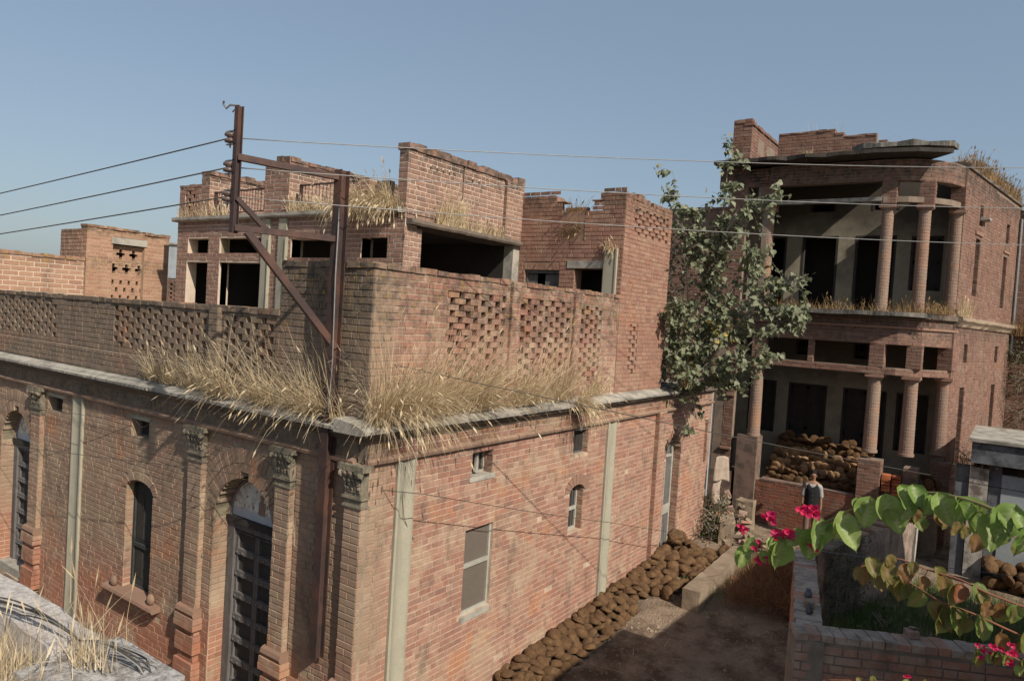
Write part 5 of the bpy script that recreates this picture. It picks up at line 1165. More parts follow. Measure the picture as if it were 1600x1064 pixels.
for layer, (d0, dz) in enumerate(((0.66, 0.04), (0.50, 0.07), (0.40, 0.15), (0.28, 0.13), (0.18, 0.22), (0.08, 0.17))):
    x = 2.9 + U(0, .1)
    while x < 8.7:
        taper = 1.0
        if not (x > 6.6 and x < 7.3 and layer in (0,)):
            cake((x + U(-.03, .03), -d0 - YW + U(-.04, .04), gz(x, 0) + dz + U(-.02, .02)), (U(0.15, 0.6), U(-.2, .2), U(0, 6)), U(0.74, 0.88), 'brown dung cake in the %s of the wall stack, %s' % (('outermost row', 'second row', 'third row', 'fourth row', 'upper row', 'top row')[layer], 'near end' if x < 3.9 else 'past the gauze window' if x < 5.1 else 'below the barred window' if x < 6.0 else 'by the far drain strip' if x < 7.3 else 'by the brick pier'), g1)
        x += U(0.225, 0.255)
g2 = 'dung cakes heaped at the lane door'
for k in range(52):
    t = k / 52; x = 8.5 + U(0, 1.6); h = (1 - t) * 0.0; y = -0.15 - U(0, 0.9)
    hz = max(0, 0.85 * (1 - abs(x - 9.3) / 0.9) * (1 - (abs(y) - .15) / 0.85)); z = gz(x, y) + 0.08 + hz * R() ** 0.35
    cake((x, y, z), (U(-1.2, 1.2), U(-.8, .8), U(0, 6)), U(0.85, 1.2), 'rough dung cake in the heap blocking the arched lane door', g2)
for k in range(38):
    x = 7.2 + U(0, 3.4); y = -0.95 - U(0, 0.55) + (x - 7.2) * 0.02
    cake((x, y, gz(x, y) + 0.07 + U(0, .06)), (U(0.3, 1.3), U(-.6, .6), U(0, 6)), U(0.8, 1.05), 'flat dung cake spread between the wall stack and the long kerb stone', 'dung cakes spread by the kerb stone')
g3 = 'dung cakes piled in the veranda'
for row in range(9):
    y = -3.1
    n_ = 0
    while y < -0.85:
        x = 14.45 + row * 0.17 + U(-.04, .04); z = 1.2 + 0.07 + row * 0.125 + U(-.05, .05)
        _pl = row in (2, 3, 4, 5) and R() < 0.75
        if (row < 8 and R() < .8) or R() < 0.4:
            cake((x, y, z), (U(-.3, .3), U(1.0, 1.7) if row % 3 != 1 else U(0.3, 1.2), U(-.4, .4)), U(0.72, 0.95) if row else 0.8, '%s dung cake in the %s of the veranda pile, %s' % ('straw coloured' if _pl else 'dark brown', ('lowest row', 'lower rows', 'lower rows', 'middle rows', 'middle rows', 'middle rows', 'upper rows', 'upper rows', 'top row')[row], 'left part' if y > -1.6 else 'centre' if y > -2.35 else 'right part'), g3, pale=_pl)
        y += U(0.15, 0.2)
mb = MB()
for row in range(6):
    x = 14.6 + row * 0.3; mb.box(x, -3.2, 1.05, 15.9, -0.7, 1.2 + row * 0.2)
tag(mb.build('dung_core', 'dung'), 'dark packed core of the dung pile behind the veranda wall', 'dung pile', kind='stuff')
for p, s_ in (((14.25, -3.42, 2.36), 0.9), ((14.3, -4.75, 1.75), 1.0), ((14.5, -4.9, 1.75), 1.1), ((14.6, -4.7, 1.85), 1.0)):
    cake(p, (U(0, 1), U(0.8, 1.3), 0), s_, 'dung cake left on top of the broken corner pedestals', 'dung cakes on the pedestals')
mb = MB()
for k in range(90):
    x = 12.6 + U(0, .6); y = -6.1 - U(0, 2.2); z = 0.05 + U(0, 0.45)
    vs = []; q = Vector((U(-1, 1), U(-1, 1), U(0.3, 1))).to_track_quat('Z', 'Y').to_matrix()
    for v in DM[k % 7].vertices: vs.append(Vector((x, y, z)) + q @ v.co)
    mb.add(vs, [tuple(p.vertices) for p in DM[k % 7].polygons])
tag(mb.build('dung_heap', 'dung', smooth=True), 'dark heap of dung cakes in the shade before the blue shed wall', 'dung heap', 'dung cakes by the shed', 'stuff')

# ================================================================== 11. KERB, RUBBLE, CLOTH
K = MB(); f = Fr(7.15, -1.38, 0.999, 0.04, -0.04, 0.999); lumpy(K, f, 0, 3.5, -0.4, 0.26, 0.34, 0.02, 40, 5, 0.02)
tag(K.build('kerb_stone', 'stone'), 'long low rough masonry kerb lying along the lane beside the dung cakes', 'kerb')
def rubble(cx, cy, r_, n_, hmax, z0, label, group):
    for k in range(n_):
        a = U(0, 6.28); q = math.sqrt(R()) * r_; x, y = cx + q * math.cos(a), cy + q * math.sin(a); z = z0 + hmax * (1 - q / r_) * R() ** 0.5
        loose('rubble_brick', (x, y, z), (U(-.6, .6), U(-.6, .6), U(0, 3)), (U(.12, .26), U(.08, .14), U(.05, .1)), random.choice(['brick_yard', 'stone', 'stone', 'stucco']), label, group)
rubble(12.6, -0.35, 0.8, 70, 1.3, 0.0, 'broken brick in the tall rubble heap at the end of the sunlit house', 'rubble heap bricks')
rubble(11.6, -1.3, 0.7, 26, 0.3, 0.0, 'brick fragment scattered on the ground beyond the long kerb', 'scattered brick fragments')
L = MB(); lumpy(L, Fr(11.4, -1.0, 0.9, 0.3, 0.3, -0.9), 0, 0.9, -0.2, 0.55, 0.35, 0.05, 10, 6, 0.1); tag(L.build('rubble_pier', 'stone'), 'small crumbling masonry pier standing between kerb and rubble heap', 'pier')
L = MB(); lumpy(L, Fr(13.0, -0.5, 0, -1, -1, 0), 0, 0.42, 0.0, 0.78, 0.35, 0.04, 10, 6, 0.04); tag(L.build('plastered_block', 'stone'), 'dusty masonry block beside the hall pedestal', 'block')
mb = MB()
for i in range(9):
    for j in range(12): pass
vs = []
for i in range(9):
    for j in range(14):
        u_, v_ = i / 8, j / 13; vs.append((11.72 + 0.24 * u_ + 0.1 * v_ * (u_ - .5), -0.32 - 0.24 * u_ + 0.03 * math.sin(u_ * 9 + v_ * 2), 2.02 - 0.62 * v_ + 0.05 * math.sin(3 * u_)))
mb.add(vs, [(i * 14 + j, (i + 1) * 14 + j, (i + 1) * 14 + j + 1, i * 14 + j + 1) for i in range(8) for j in range(13)])
o = mb.build('hanging_cloth', 'cloth', smooth=True); tag(o, 'cream patterned cloth hung over the broken end of the sunlit wall', 'cloth'); md = o.modifiers.new('thick', 'SOLIDIFY'); md.thickness = 0.012
mb = MB(); vs = []
for i in range(6):
    for j in range(10):
        u_, v_ = i / 5, j / 9; vs.append((11.74 + 0.14 * u_ - 0.04 * v_, -0.30 - 0.14 * u_ + 0.04 * math.sin(u_ * 7 + v_ * 3), 1.45 - 0.62 * v_))
mb.add(vs, [(i * 10 + j, (i + 1) * 10 + j, (i + 1) * 10 + j + 1, i * 10 + j + 1) for i in range(5) for j in range(9)])
o = mb.build('hanging_rag', 'cloth', smooth=True); tag(o, 'narrow pale rag dangling below the patterned cloth', 'rag'); md = o.modifiers.new('thick', 'SOLIDIFY'); md.thickness = 0.012

mb = MB()
for k in range(2600):
    x = U(1.5, 13.5); y = U(-4.3, -0.2); z = gz(x, y) + 0.05 * noise.noise(Vector((x * 0.9, y * 0.9, 0))) + 0.025 * noise.noise(Vector((x * 3.5, y * 3.5, 2))); q = U(0.008, 0.035) if R() < .93 else U(.04, .07)
    vs = [(x + q * math.cos(a) * U(.6, 1.2), y + q * math.sin(a) * U(.6, 1.2), z - 0.003) for a in (0, 1.6, 3.1, 4.7)] + [(x + U(-.3, .3) * q, y + U(-.3, .3) * q, z + q * U(.4, .9))]
    mb.add(vs, [(0, 1, 4), (1, 2, 4), (2, 3, 4), (3, 0, 4)])
tag(mb.build('pebbles', 'stone'), 'pebbles, brick crumbs and dung scraps scattered over the trodden lane', 'pebbles', kind='stuff')
grass('straw_litter', [(lambda: (U(2, 12), U(-3.5, -0.6), gz(6, 0) + 0.02), 0), (lambda: (lambda x, y: (x, y, gz(x, y) + 0.02))(U(2.5, 13), U(-3.8, -0.7)), 900)], 'straw', 'loose straw stalks littering the trodden lane', 'straw', (0.05, 0.2), 0.004, (0, 0, -0.9), 0.1, 3, 8.0, 0)

# ================================================================== 12. DRY GRASS
def on(fr, s0, s1, z, d0, d1): return lambda: fr.p(U(s0, s1), z, U(d0, d1))
def clus(fr, cs, z, d0, d1, sp=0.25):
    def g():
        c = random.choice(cs); return fr.p(c + random.gauss(0, sp), z, U(d0, d1))
    return g
grass('dry_grass', [(on(LW, 3.0, 4.9, 3.88, 0.0, 0.12), 260), (clus(LW, [3.1, 3.4, 4.2, 4.6], 3.88, 0, .12, .12), 420)], 'straw', 'thin straw grass on the front ledge below the left lattice parapet', hrange=(0.2, 0.8), wd=0.0045, lean=(-0.3, 0, 0), spread=0.9)
grass('dry_grass', [(on(LW, 0.5, 3.1, 3.86, 0.0, 0.17), 300), (clus(LW, [0.5, 0.7, 1.1, 1.75, 2.7, 2.9], 3.86, 0.02, .2, .10), 1100)], 'straw', 'thick straw grass tumbling off the front ledge left of the house corner', hrange=(0.35, 1.2), wd=0.0045, lean=(-0.45, 0, 0), droop=1.5, spread=0.9)
grass('dry_grass', [(on(RW, 0.0, 1.0, 3.86, 0.0, 0.2), 450), (clus(RW, [0.15, 0.3, 0.65], 3.84, 0.08, .24, .13), 900)], 'straw', 'tall straw grass spilling over the lane ledge right at the house corner', hrange=(0.5, 1.5), wd=0.0045, lean=(0, -0.35, 0), droop=1.8, spread=0.7)
grass('dry_grass', [(on(RW, 0.9, 4.7, 3.88, 0.0, 0.14), 450), (clus(RW, [0.95, 1.35, 2.0, 2.1, 3.0, 3.3, 4.25], 3.88, 0.0, .2, .13), 2000)], 'straw', 'dense straw grass along the lane ledge beneath the lattice panels', hrange=(0.4, 1.5), wd=0.0045, lean=(0.1, -0.3, 0), droop=1.2, spread=0.9)
grass('dry_grass', [(clus(RW, [4.75, 4.9], 3.80, 0.15, .23, .12), 300)], 'straw', 'yellow straw tuft hanging down from the gap between ledge slabs', hrange=(0.3, 0.7), wd=0.006, lean=(0, -0.9, -0.5), droop=2.6)
grass('dry_grass', [(clus(RW, [5.4, 5.7], 3.9, 0.0, .1, .2), 160)], 'straw', 'small yellowish grass clump at the foot of the third lattice panel', hrange=(0.2, 0.5), wd=0.006, lean=(0, -0.2, 0), droop=0.8)
grass('dry_grass', [(clus(LB, [2.85, 3.0, 3.3, 3.6, 3.8], 6.99, -0.1, .12, .16), 1500)], 'straw', 'straw grass mat hanging over the pavilion cornice near its corner', hrange=(0.3, 0.7), wd=0.006, lean=(-0.5, 0, 0), droop=2.6)
grass('dry_grass', [(on(LB, 4.2, 5.6, 6.99, -0.1, .1), 500)], 'straw', 'short straw grass under the right hand pavilion railing', hrange=(0.12, 0.35), wd=0.005, lean=(-0.2, 0, 0))
grass('dry_grass', [(on(LB, 7.4, 9.5, 6.99, -0.1, .1), 300)], 'straw', 'sparse straw grass under the left hand pavilion railing', hrange=(0.12, 0.35), wd=0.006, lean=(-0.2, 0, 0))
grass('dry_grass', [(clus(RB_, [4.0, 4.3], 6.80, 0.02, .12, .16), 420)], 'straw', 'upright straw tuft on the dark canopy slab before the tall parapet', hrange=(0.25, 0.6), wd=0.006, lean=(0, -0.1, 0))
grass('dry_grass', [(on(RB_, 4.6, 5.8, 6.80, 0.02, .12), 260)], 'straw', 'low straw fringe on the right half of the canopy slab', hrange=(0.1, 0.3), wd=0.006, lean=(0, -0.1, 0))
grass('dry_grass', [(on(T2x, 0.92, 1.42, 6.9, -0.12, -0.02), 380), (on(T2x, 0.92, 1.42, 7.3, -0.12, -0.08), 160)], 'rustgrass', 'rusty dry growth filling the sunken niche in the broken tower', hrange=(0.2, 0.45), wd=0.006, lean=(-0.2, 0, 0), droop=1.6)
grass('dry_grass', [(on(T2x, 0.12, 0.36, 6.62, 0.0, 0.06), 130)], 'straw', 'small pale tuft drooping over the tower drain strip', hrange=(0.15, 0.35), wd=0.006, lean=(-0.4, 0, 0), droop=2.6)
grass('dry_grass', [(lambda: SF.p(U(0.6, 6.4), 9.84, U(-0.5, 0.0)), 2200)], 'rustgrass', 'golden dry grass covering the sloping hall roof edge on the right', hrange=(0.2, 0.55), wd=0.009, lean=(0, -0.1, 0), droop=0.8)
grass('dry_grass', [(lambda: (21.9 + U(-.2, .5), -6 - U(0, 3), 9.6), 700)], 'rustgrass', 'golden dry grass on top of the far right wing', hrange=(0.2, 0.6), wd=0.01)
grass('dry_grass', [(lambda: (14.05 + U(-.2, .4), U(-3.9, -0.8), 5.93), 500), (lambda: (14.2 + U(-.2, .6), U(-5.0, -3.9), 5.93), 500)], 'rustgrass', 'sparse dry weeds along the upper floor edge of the hall', hrange=(0.1, 0.4), wd=0.006, droop=0.6, spread=0.9)
grass('dry_grass', [(lambda: SF.p(U(-0.2, 0.9), 5.95, U(0, 0.14)), 300)], 'straw', 'dry tuft at the rounded corner of the hall upper floor', hrange=(0.15, 0.5), wd=0.007, droop=0.8)
grass('dry_grass', [(lambda: (14.6 + U(-.1, .1), -3.1 - U(-.25, .25), 9.95), 200)], 'straw', 'straw tuft at the right end of the hall roof parapet', hrange=(0.15, 0.45), wd=0.006, lean=(0, -0.6, 0), droop=1.0)
grass('dry_grass', [(lambda: (14.0 + U(-.35, -.1), -1.5 - U(-.1, .1), 9.86), 140)], 'straw', 'straw tuft hanging at the middle of the hall roof slab', hrange=(0.15, 0.4), wd=0.006, lean=(-0.4, 0, 0), droop=2.2)
grass('bare_twigs', [(lambda: (15.0, U(-2.2, -0.9), 10.3), 60)], 'straw', 'thin bare twigs standing above the hall roof parapet', 'twigs', hrange=(0.4, 0.9), wd=0.004, spread=0.5, droop=0.1)
grass('dry_grass', [(lambda: (21.6 + U(0, .3), -6.1 - U(0, 2), 5.6), 500)], 'rustgrass', 'rusty weeds on the ledge of the far right wing', hrange=(0.2, 0.7), wd=0.009)
grass('dry_grass', [(lambda: (-4.55 + random.gauss(0, .13), -2.05 + random.gauss(0, .3), 3.19), 900), (lambda: (-4.75 + U(-.4, .4), U(-2.9, -0.6), 3.19), 700)], 'straw', 'bleached straw grass growing on the near flat roof bottom left', hrange=(0.15, 0.42), wd=0.0022, droop=0.9, spread=0.8)
grass('dry_grass', [(lambda: (-4.28 + U(-.06, .06), -2.6 + random.gauss(0, .08), 3.38), 120)], 'straw', 'sparse straw tuft beside the cable bundle on the roof kerb', hrange=(0.12, 0.35), wd=0.002, droop=0.7, spread=0.7)
for p, h in (((-4.0, -1.75, 3.36), 0.35), ((-4.1, -2.62, 3.36), 0.3), ((-4.05, -2.25, 3.36), 0.34)):
    grass('grass_stalk', [(lambda: p, 1)], 'straw', {0.35: 'long single seed stalk leaning left over the whitewashed kerb', 0.3: 'short seed stalk beside the cables on the roof kerb', 0.34: 'tall pale seed stalk at the end of the whitewashed kerb'}[h], 'grass', hrange=(h, h + .05), wd=0.002, heads=1.1, seg=8)
# green growth
grass('yard_grass', [(lambda: (U(6.8, 11.8), U(-6.8, -4.0) if R() < .85 else U(-4.4, -3.9), -0.1), 19000)], 'green', 'rough dark green grass in the shaded yard behind the brick wall', 'grass', hrange=(0.1, 0.38), wd=0.008, droop=0.9, heads=0)
grass('lane_grass', [(lambda: (U(7.6, 12.0), -1.55 - U(-.3, .5), 0.0), 1500), (lambda: (U(8, 11), -0.9 - U(0, .35), 0.0), 700)], 'green', 'short green grass beside the long kerb in the lane', 'grass', hrange=(0.04, 0.12), wd=0.006, droop=0.8, heads=0)
grass('brushwood', [(lambda: (U(7.6, 11.2), -2.0 - U(0, 1.7), gz(9, -2) + U(0, .3)), 5200)], 'brush', 'reddish brown heap of brushwood and straw in the lane behind the yard wall', 'brushwood', hrange=(0.2, 0.6), wd=0.006, droop=1.2, spread=3.5, heads=0)
def leafy(name, pts, n_, size, mat, label, cat, stems=None):
    T = thing(name, pts[0][0], label, cat); mb = MB()
    for c, r_ in pts:
        c = Vector(c)
        for _ in range(n_):
            q = c + Vector((random.gauss(0, r_), random.gauss(0, r_), random.gauss(0, r_ * 1.1))); a = Vector((U(-1, 1), U(-1, 1), U(-.8, .6))).normalized() * U(.6, 1.2) * size; b = a.cross(Vector((U(-1, 1), U(-1, 1), 1))).normalized() * a.length * 0.35
            mb.add([q, q + a * .4 + b, q + a, q + a * .4 - b], [(0, 1, 2, 3)])
    tag(mb.build('foliage', mat, T), kind='stuff'); mb = MB()
    for c, r_ in pts:
        for _ in range(4): tube(mb, [(c[0], c[1], c[2] - r_ * 1.6), (c[0] + U(-.1, .1), c[1] + U(-.1, .1), c[2]), (c[0] + random.gauss(0, r_), c[1] + random.gauss(0, r_), c[2] + r_)], 0.008, 5)
    mb.build('stem', 'bark', T); return T
leafy('green_shrub', [((11.3, -0.45, 0.3), .2), ((11.6, -0.4, 0.55), .2), ((11.8, -0.45, 0.85), .16)], 260, 0.06, 'weed', 'small leafy green shrub at the foot of the broken wall end', 'shrub')
leafy('corner_shrub', [((21.6, -6.4, 4.2), .3), ((21.7, -6.5, 3.2), .4), ((21.7, -6.3, 5.0), .25)], 330, 0.08, 'weed', 'dark shrub growing up the shaded far right corner of the hall', 'shrub')
leafy('side_weed', [((16.4, -5.35, 2.3), .15)], 160, 0.05, 'weed', 'wispy weed under the lower side window of the hall', 'weed')
leafy('yard_weed', [((8.3, -4.7, 0.15), .16)], 60, 0.12, 'weed', 'broad leaved young plant in the shaded yard grass', 'plant')

# ================================================================== 13. PEEPAL TREE
TR = thing('peepal_tree', (9.6, -0.1, 3.85), 'heart leaved sapling tree rooted in the ledge at the end of the sunlit wall', 'tree')
tk = MB(); br = []
def limb(pts, r0, r1):
    sm = []
    P4 = [Vector(p) for p in pts]
    for i in range(len(P4) - 1):
        for k in range(5):
            t = k / 5; a = P4[max(i - 1, 0)]; b = P4[i]; c = P4[i + 1]; d = P4[min(i + 2, len(P4) - 1)]
            sm.append(0.5 * ((2 * b) + (c - a) * t + (2 * a - 5 * b + 4 * c - d) * t * t + (3 * b - a - 3 * c + d) * t ** 3))
    sm.append(P4[-1]); tube(tk, sm, r0, 6, r1); br.append((sm, r0)); return sm
LIMBS = [
([(9.55, -0.29, 3.78), (9.46, -0.58, 5.42), (9.39, -0.76, 6.83), (9.38, -0.86, 7.8), (9.35, -0.91, 9.11)], 0.05, 0.006, 330),
([(9.46, -0.58, 5.42), (9.25, -0.9, 6.95), (9.15, -1.23, 7.62), (9.37, -1.86, 8.1)], 0.032, 0.006, 380),
([(9.5, -0.37, 3.97), (9.49, -1.16, 5.17), (9.4, -1.69, 5.75), (9.43, -2.24, 6.17), (9.38, -2.32, 6.5)], 0.035, 0.005, 330),
([(9.5, -0.38, 3.9), (9.49, -1.21, 4.48), (9.48, -1.84, 5.21), (9.52, -2.58, 5.66)], 0.03, 0.005, 420),
([(9.58, -0.32, 3.84), (9.34, -1.0, 4.18), (9.17, -1.45, 4.44), (9.36, -2.05, 4.69)], 0.022, 0.005, 380),
([(9.55, -0.29, 3.81), (9.0, -0.23, 4.81), (8.59, -0.34, 5.36), (8.41, -0.3, 5.63)], 0.02, 0.004, 420),
([(9.58, -0.31, 3.96), (9.35, -0.23, 5.68), (9.18, -0.08, 7.23), (8.94, 0.17, 8.61)], 0.018, 0.004, 90),
([(9.48, -0.48, 4.55), (9.43, -0.68, 6.13), (9.26, -0.38, 7.1), (9.22, -0.27, 7.8)], 0.028, 0.005, 620),
([(9.58, -0.32, 3.89), (8.96, -0.33, 4.11), (8.6, -0.31, 4.39)], 0.018, 0.004, 260),
([(9.42, -0.85, 5.85), (9.34, -1.4, 6.28), (9.32, -1.7, 6.82)], 0.018, 0.004, 220),
([(9.5, -0.4, 4.2), (9.35, -0.7, 5.1), (9.2, -1.1, 5.7)], 0.02, 0.005, 560),
([(9.59, -0.34, 3.89), (9.16, -0.63, 3.3), (8.91, -0.46, 3.05)], 0.012, 0.003, 40)]
lf = MB(); yl = MB()
def hleaf(mb, q, d, nrm, sz):
    sd = d.cross(nrm).normalized(); up = sd.cross(d).normalized()
    v = [q, q + d * .12 * sz + sd * .34 * sz + up * .05 * sz, q + d * .45 * sz + sd * .42 * sz + up * .09 * sz, q + d * .8 * sz + sd * .14 * sz, q + d * 1.15 * sz - up * .08 * sz,
         q + d * .8 * sz - sd * .14 * sz, q + d * .45 * sz - sd * .42 * sz + up * .09 * sz, q + d * .12 * sz - sd * .34 * sz + up * .05 * sz, q + d * .5 * sz]
    mb.add(v, [(0, 1, 2, 8), (8, 2, 3, 4), (8, 4, 5, 6), (0, 8, 6, 7)])
for li, (pts, r0, r1, cnt) in enumerate(LIMBS):
    sm = limb(pts, r0, r1); n_ = len(sm)
    for c in range(max(3, cnt // 11)):   # side twigs carrying clusters of leaves
        lo = 0.5 if li in (0, 6) else 0.18
        t = U(lo, 1); q = sm[min(n_ - 1, int(t * n_))]
        e = q + Vector((random.gauss(0, .24), random.gauss(0, .24), random.gauss(0.05, .2))) * (0.55 if li in (0, 6) and t > .6 else 1.0)
        tube(tk, [q, q.lerp(e, .5) + Vector((0, 0, .03)), e], 0.007, 4, 0.003)
        for _ in range(14):
            k = q.lerp(e, U(.3, 1.1)) + Vector((U(-.1, .1), U(-.1, .1), U(-.12, .08)))
            d = Vector((U(-.8, .8), U(-.9, .7), U(-1.1, 0.1))).normalized(); nn = Vector((U(-1, .4), U(-1, .4), U(.1, 1))).normalized()
            if abs(d.dot(nn)) > .9: continue
            yel = (4.9 < k.z < 5.5 and -1.25 < k.y < -0.8 and R() < .22)
            hleaf(yl if yel else lf, k, d, nn, U(.075, .15))
tk.build('branches', 'bark', TR, True); tag(lf.build('crown', 'peepal', TR), kind='stuff')
if yl.v: tag(yl.build('yellow_leaves', 'yellowleaf', TR), 'cluster of yellowed leaves', kind='stuff')
leafy('peepal_undergrowth', [((9.5, 0.3, 4.3), .3), ((9.3, 0.35, 5.2), .35), ((9.4, 0.4, 6.2), .4), ((9.7, 0.4, 7.0), .3)], 420, 0.11, 'peepal', 'dense dark leaf mass behind the sapling tree against the tower end', 'shrub')
grass('dry_leaf_twigs', [(lambda: (9.3 + U(-.3, .2), -0.25 - U(0, .2), 3.9), 160)], 'rustgrass', 'brown dead twigs at the foot of the sapling tree', 'twigs', hrange=(0.3, 0.8), wd=0.007, lean=(-.2, -.2, 0), droop=0.2)

# ================================================================== 14. BOUGAINVILLEA
def leaf_mesh(seed, mat, curl=0.25):
    random.seed(seed); nl, nw = 14, 8; vs = []; vein = []
    c1, c2, tw = U(.1, .9), U(-.5, .35), U(-.6, .6)
    for i in range(nl + 1):
        t = i / nl; wd = 0.42 * (math.sin(math.pi * min(1, t ** 0.62)) ** 0.75) * (1 - 0.25 * t) if 0 < t < 1 else 0.0
        if t > .8: wd *= (1 - t) / .2 * 0.7 + 0.3 * (1 - t) / .2
        for j in range(nw + 1):
            u_ = (j / nw - .5) * 2; x = u_ * wd; back = -0.13 * abs(u_) * max(0, 1 - t * 4)
            z = c1 * x * x * 2 + abs(x) * 0.22 - c2 * t * t * .6 + 0.022 * math.sin(9 * t + 5 * u_ + seed) + 0.02 * math.sin(17 * t + seed) * abs(u_) + tw * x * t * .5
            y = t + back + abs(u_) * .0
            vs.append((x, y, z + (0.010 if j == nw // 2 else 0)))
            ph = (t * 7 - abs(u_) * 1.6) % 1.0
            vein.append(1.0 if j == nw // 2 else (0.8 if ph < .16 and abs(u_) < .9 else 0.0))
    me = bpy.data.meshes.new('leaf')
    me.from_pydata(vs, [], [(i * (nw + 1) + j, i * (nw + 1) + j + 1, (i + 1) * (nw + 1) + j + 1, (i + 1) * (nw + 1) + j) for i in range(nl) for j in range(nw)])
    a = me.attributes.new('vein', 'FLOAT', 'POINT'); a.data.foreach_set('value', vein)
    me.polygons.foreach_set('use_smooth', [True] * len(me.polygons)); me.materials.append(M[mat]); return me
LG = [leaf_mesh(100 + i, 'boug') for i in range(6)]; LRd = [leaf_mesh(200 + i, 'bougred') for i in range(5)]; random.seed(31)
def vine(base, label, nodes, mat, meshes, cnt, s0, s1, r, flowers=(), down=1.0, name='bougainvillea'):
    T = thing(name, base, label, 'climbing plant', 'bougainvillea branches in the foreground'); sm = []
    P4 = [Vector(p) for p in nodes]
    for i in range(len(P4) - 1):
        for k in range(6):
            t = k / 6; a = P4[max(i - 1, 0)]; b = P4[i]; c = P4[i + 1]; d = P4[min(i + 2, len(P4) - 1)]
            sm.append(0.5 * ((2 * b) + (c - a) * t + (2 * a - 5 * b + 4 * c - d) * t * t + (3 * b - a - 3 * c + d) * t ** 3))
    sm.append(P4[-1]); mb = MB(); tube(mb, sm, r, 8, r * .45); mb.build('branch', mat, T, True)
    b0 = Vector(base); pet = MB()
    for k in range(cnt):
        t = (k + U(.1, .9)) / cnt; q = sm[min(len(sm) - 1, int(t * len(sm)))]
        sz = (s0 + (s1 - s0) * R() ** 1.4) * (1 - .25 * abs(t - .4)); lean_ = U(-1, 1)
        off = Vector((-0.25 * U(0, 1), U(-.3, .3), U(-1.0, .7))).normalized() * U(.006, .028)
        st = q + off; tube(pet, [q, st], r * .35, 5)
        yv = Vector((U(-.35, .15), U(-.45, .45), -down * U(.5, 1.0))).normalized()
        nv = Vector((-1 + U(-.3, .3), -0.55 + U(-.5, .5), U(.1, .9))).normalized(); nv = (nv - yv * nv.dot(yv)).normalized(); xv = yv.cross(nv)
        o = bpy.data.objects.new('leaf', meshes[int(R() * len(meshes))]); COL.objects.link(o); o.parent = T; p = st - b0
        o.matrix_local = Matrix(((xv.x, yv.x, nv.x, p.x), (xv.y, yv.y, nv.y, p.y), (xv.z, yv.z, nv.z, p.z), (0, 0, 0, 1))) @ Matrix.Diagonal((sz, sz, sz, 1))
    pet.build('leaf_stalks', mat, T)
    for fx, fy, fz, fs in flowers:
        fb = MB(); c = Vector((fx, fy, fz))
        for k in range(3):
            cc = c + Vector((U(-.012, .012), U(-.012, .012), U(-.01, .012)))
            for m_ in range(3):
                a = 2.1 * m_ + U(-.3, .3); d = (Vector((-.4, -.25, .3)) + Vector((0, math.cos(a), math.sin(a))) + Vector((U(-.2, .2), 0, 0))).normalized(); sd = d.cross(Vector((-.8, -.5, .2))).normalized(); nn = sd.cross(d)
                v = []
                for i in range(5):
                    tt = i / 4; ww = math.sin(math.pi * min(1, tt * .9 + .06)) * .42 * fs
                    for j in (-1, 0, 1): v.append(cc + d * tt * fs + sd * ww * j + nn * (abs(j) * .12 * fs + .15 * fs * tt * tt) + Vector((0, 0, U(-.001, .001))))
                fb.add(v, [(i * 3 + j, i * 3 + j + 1, (i + 1) * 3 + j + 1, (i + 1) * 3 + j) for i in range(4) for j in range(2)])
        fb.build('flower', 'bract', T)
    return T
def off(p, dx, dy, dz, s_): return (p[0] + dx, p[1] + dy, p[2] + dz, s_)
b0 = [(-3.975, -6.342, 4.789), (-3.919, -6.281, 4.816), (-3.862, -6.222, 4.827), (-3.809, -6.158, 4.829), (-3.753, -6.082, 4.819), (-3.746, -6.006, 4.788), (-3.742, -5.91, 4.743), (-3.751, -5.83, 4.684), (-3.742, -5.742, 4.619), (-3.756, -5.655, 4.578), (-3.745, -5.585, 4.547)]
fl = [(-3.75, -5.79, 4.705, .022), (-3.76, -5.775, 4.70, .022), (-3.75, -5.67, 4.665, .020), (-3.75, -5.725, 4.625, .024), (-3.75, -5.70, 4.615, .016), (-3.76, -5.80, 4.60, .018), (-3.75, -5.60, 4.61, .014), (-3.76, -5.655, 4.53, .018), (-3.755, -5.635, 4.57, .013)]
vine((-4.0, -6.45, 4.6), 'bright green bougainvillea branch with magenta flowers at its left tip, nearest the camera', b0, 'stem', LG, 36, 0.045, 0.105, 0.0050, fl)
vine((-3.45, -6.45, 4.3), 'bronze tinged bougainvillea branch, upper of two crossing above the yard grass', [(-3.497, -6.379, 4.482), (-3.477, -6.32, 4.49), (-3.48, -6.227, 4.508), (-3.465, -6.161, 4.524), (-3.462, -6.077, 4.531), (-3.463, -5.989, 4.545), (-3.465, -5.9, 4.507)], 'redstem', LRd, 20, 0.045, 0.08, 0.0038)
vine((-3.40, -6.45, 4.2), 'bronze tinged bougainvillea branch, lower of two crossing above the yard grass', [(-3.434, -6.388, 4.381), (-3.425, -6.312, 4.392), (-3.442, -6.2, 4.425), (-3.439, -6.116, 4.436), (-3.427, -6.044, 4.463), (-3.418, -5.969, 4.486), (-3.449, -5.889, 4.496)], 'redstem', LRd, 20, 0.05, 0.085, 0.0038)
vine((-2.7, -6.45, 4.3), 'thin dark leaved bougainvillea branch behind the bright green one before the shed', [(-2.748, -6.401, 4.502), (-2.801, -6.323, 4.536), (-2.882, -6.207, 4.557), (-2.903, -6.088, 4.571), (-2.901, -6.004, 4.576), (-2.922, -5.972, 4.61)], 'redstem', LRd, 18, 0.045, 0.075, 0.0035)
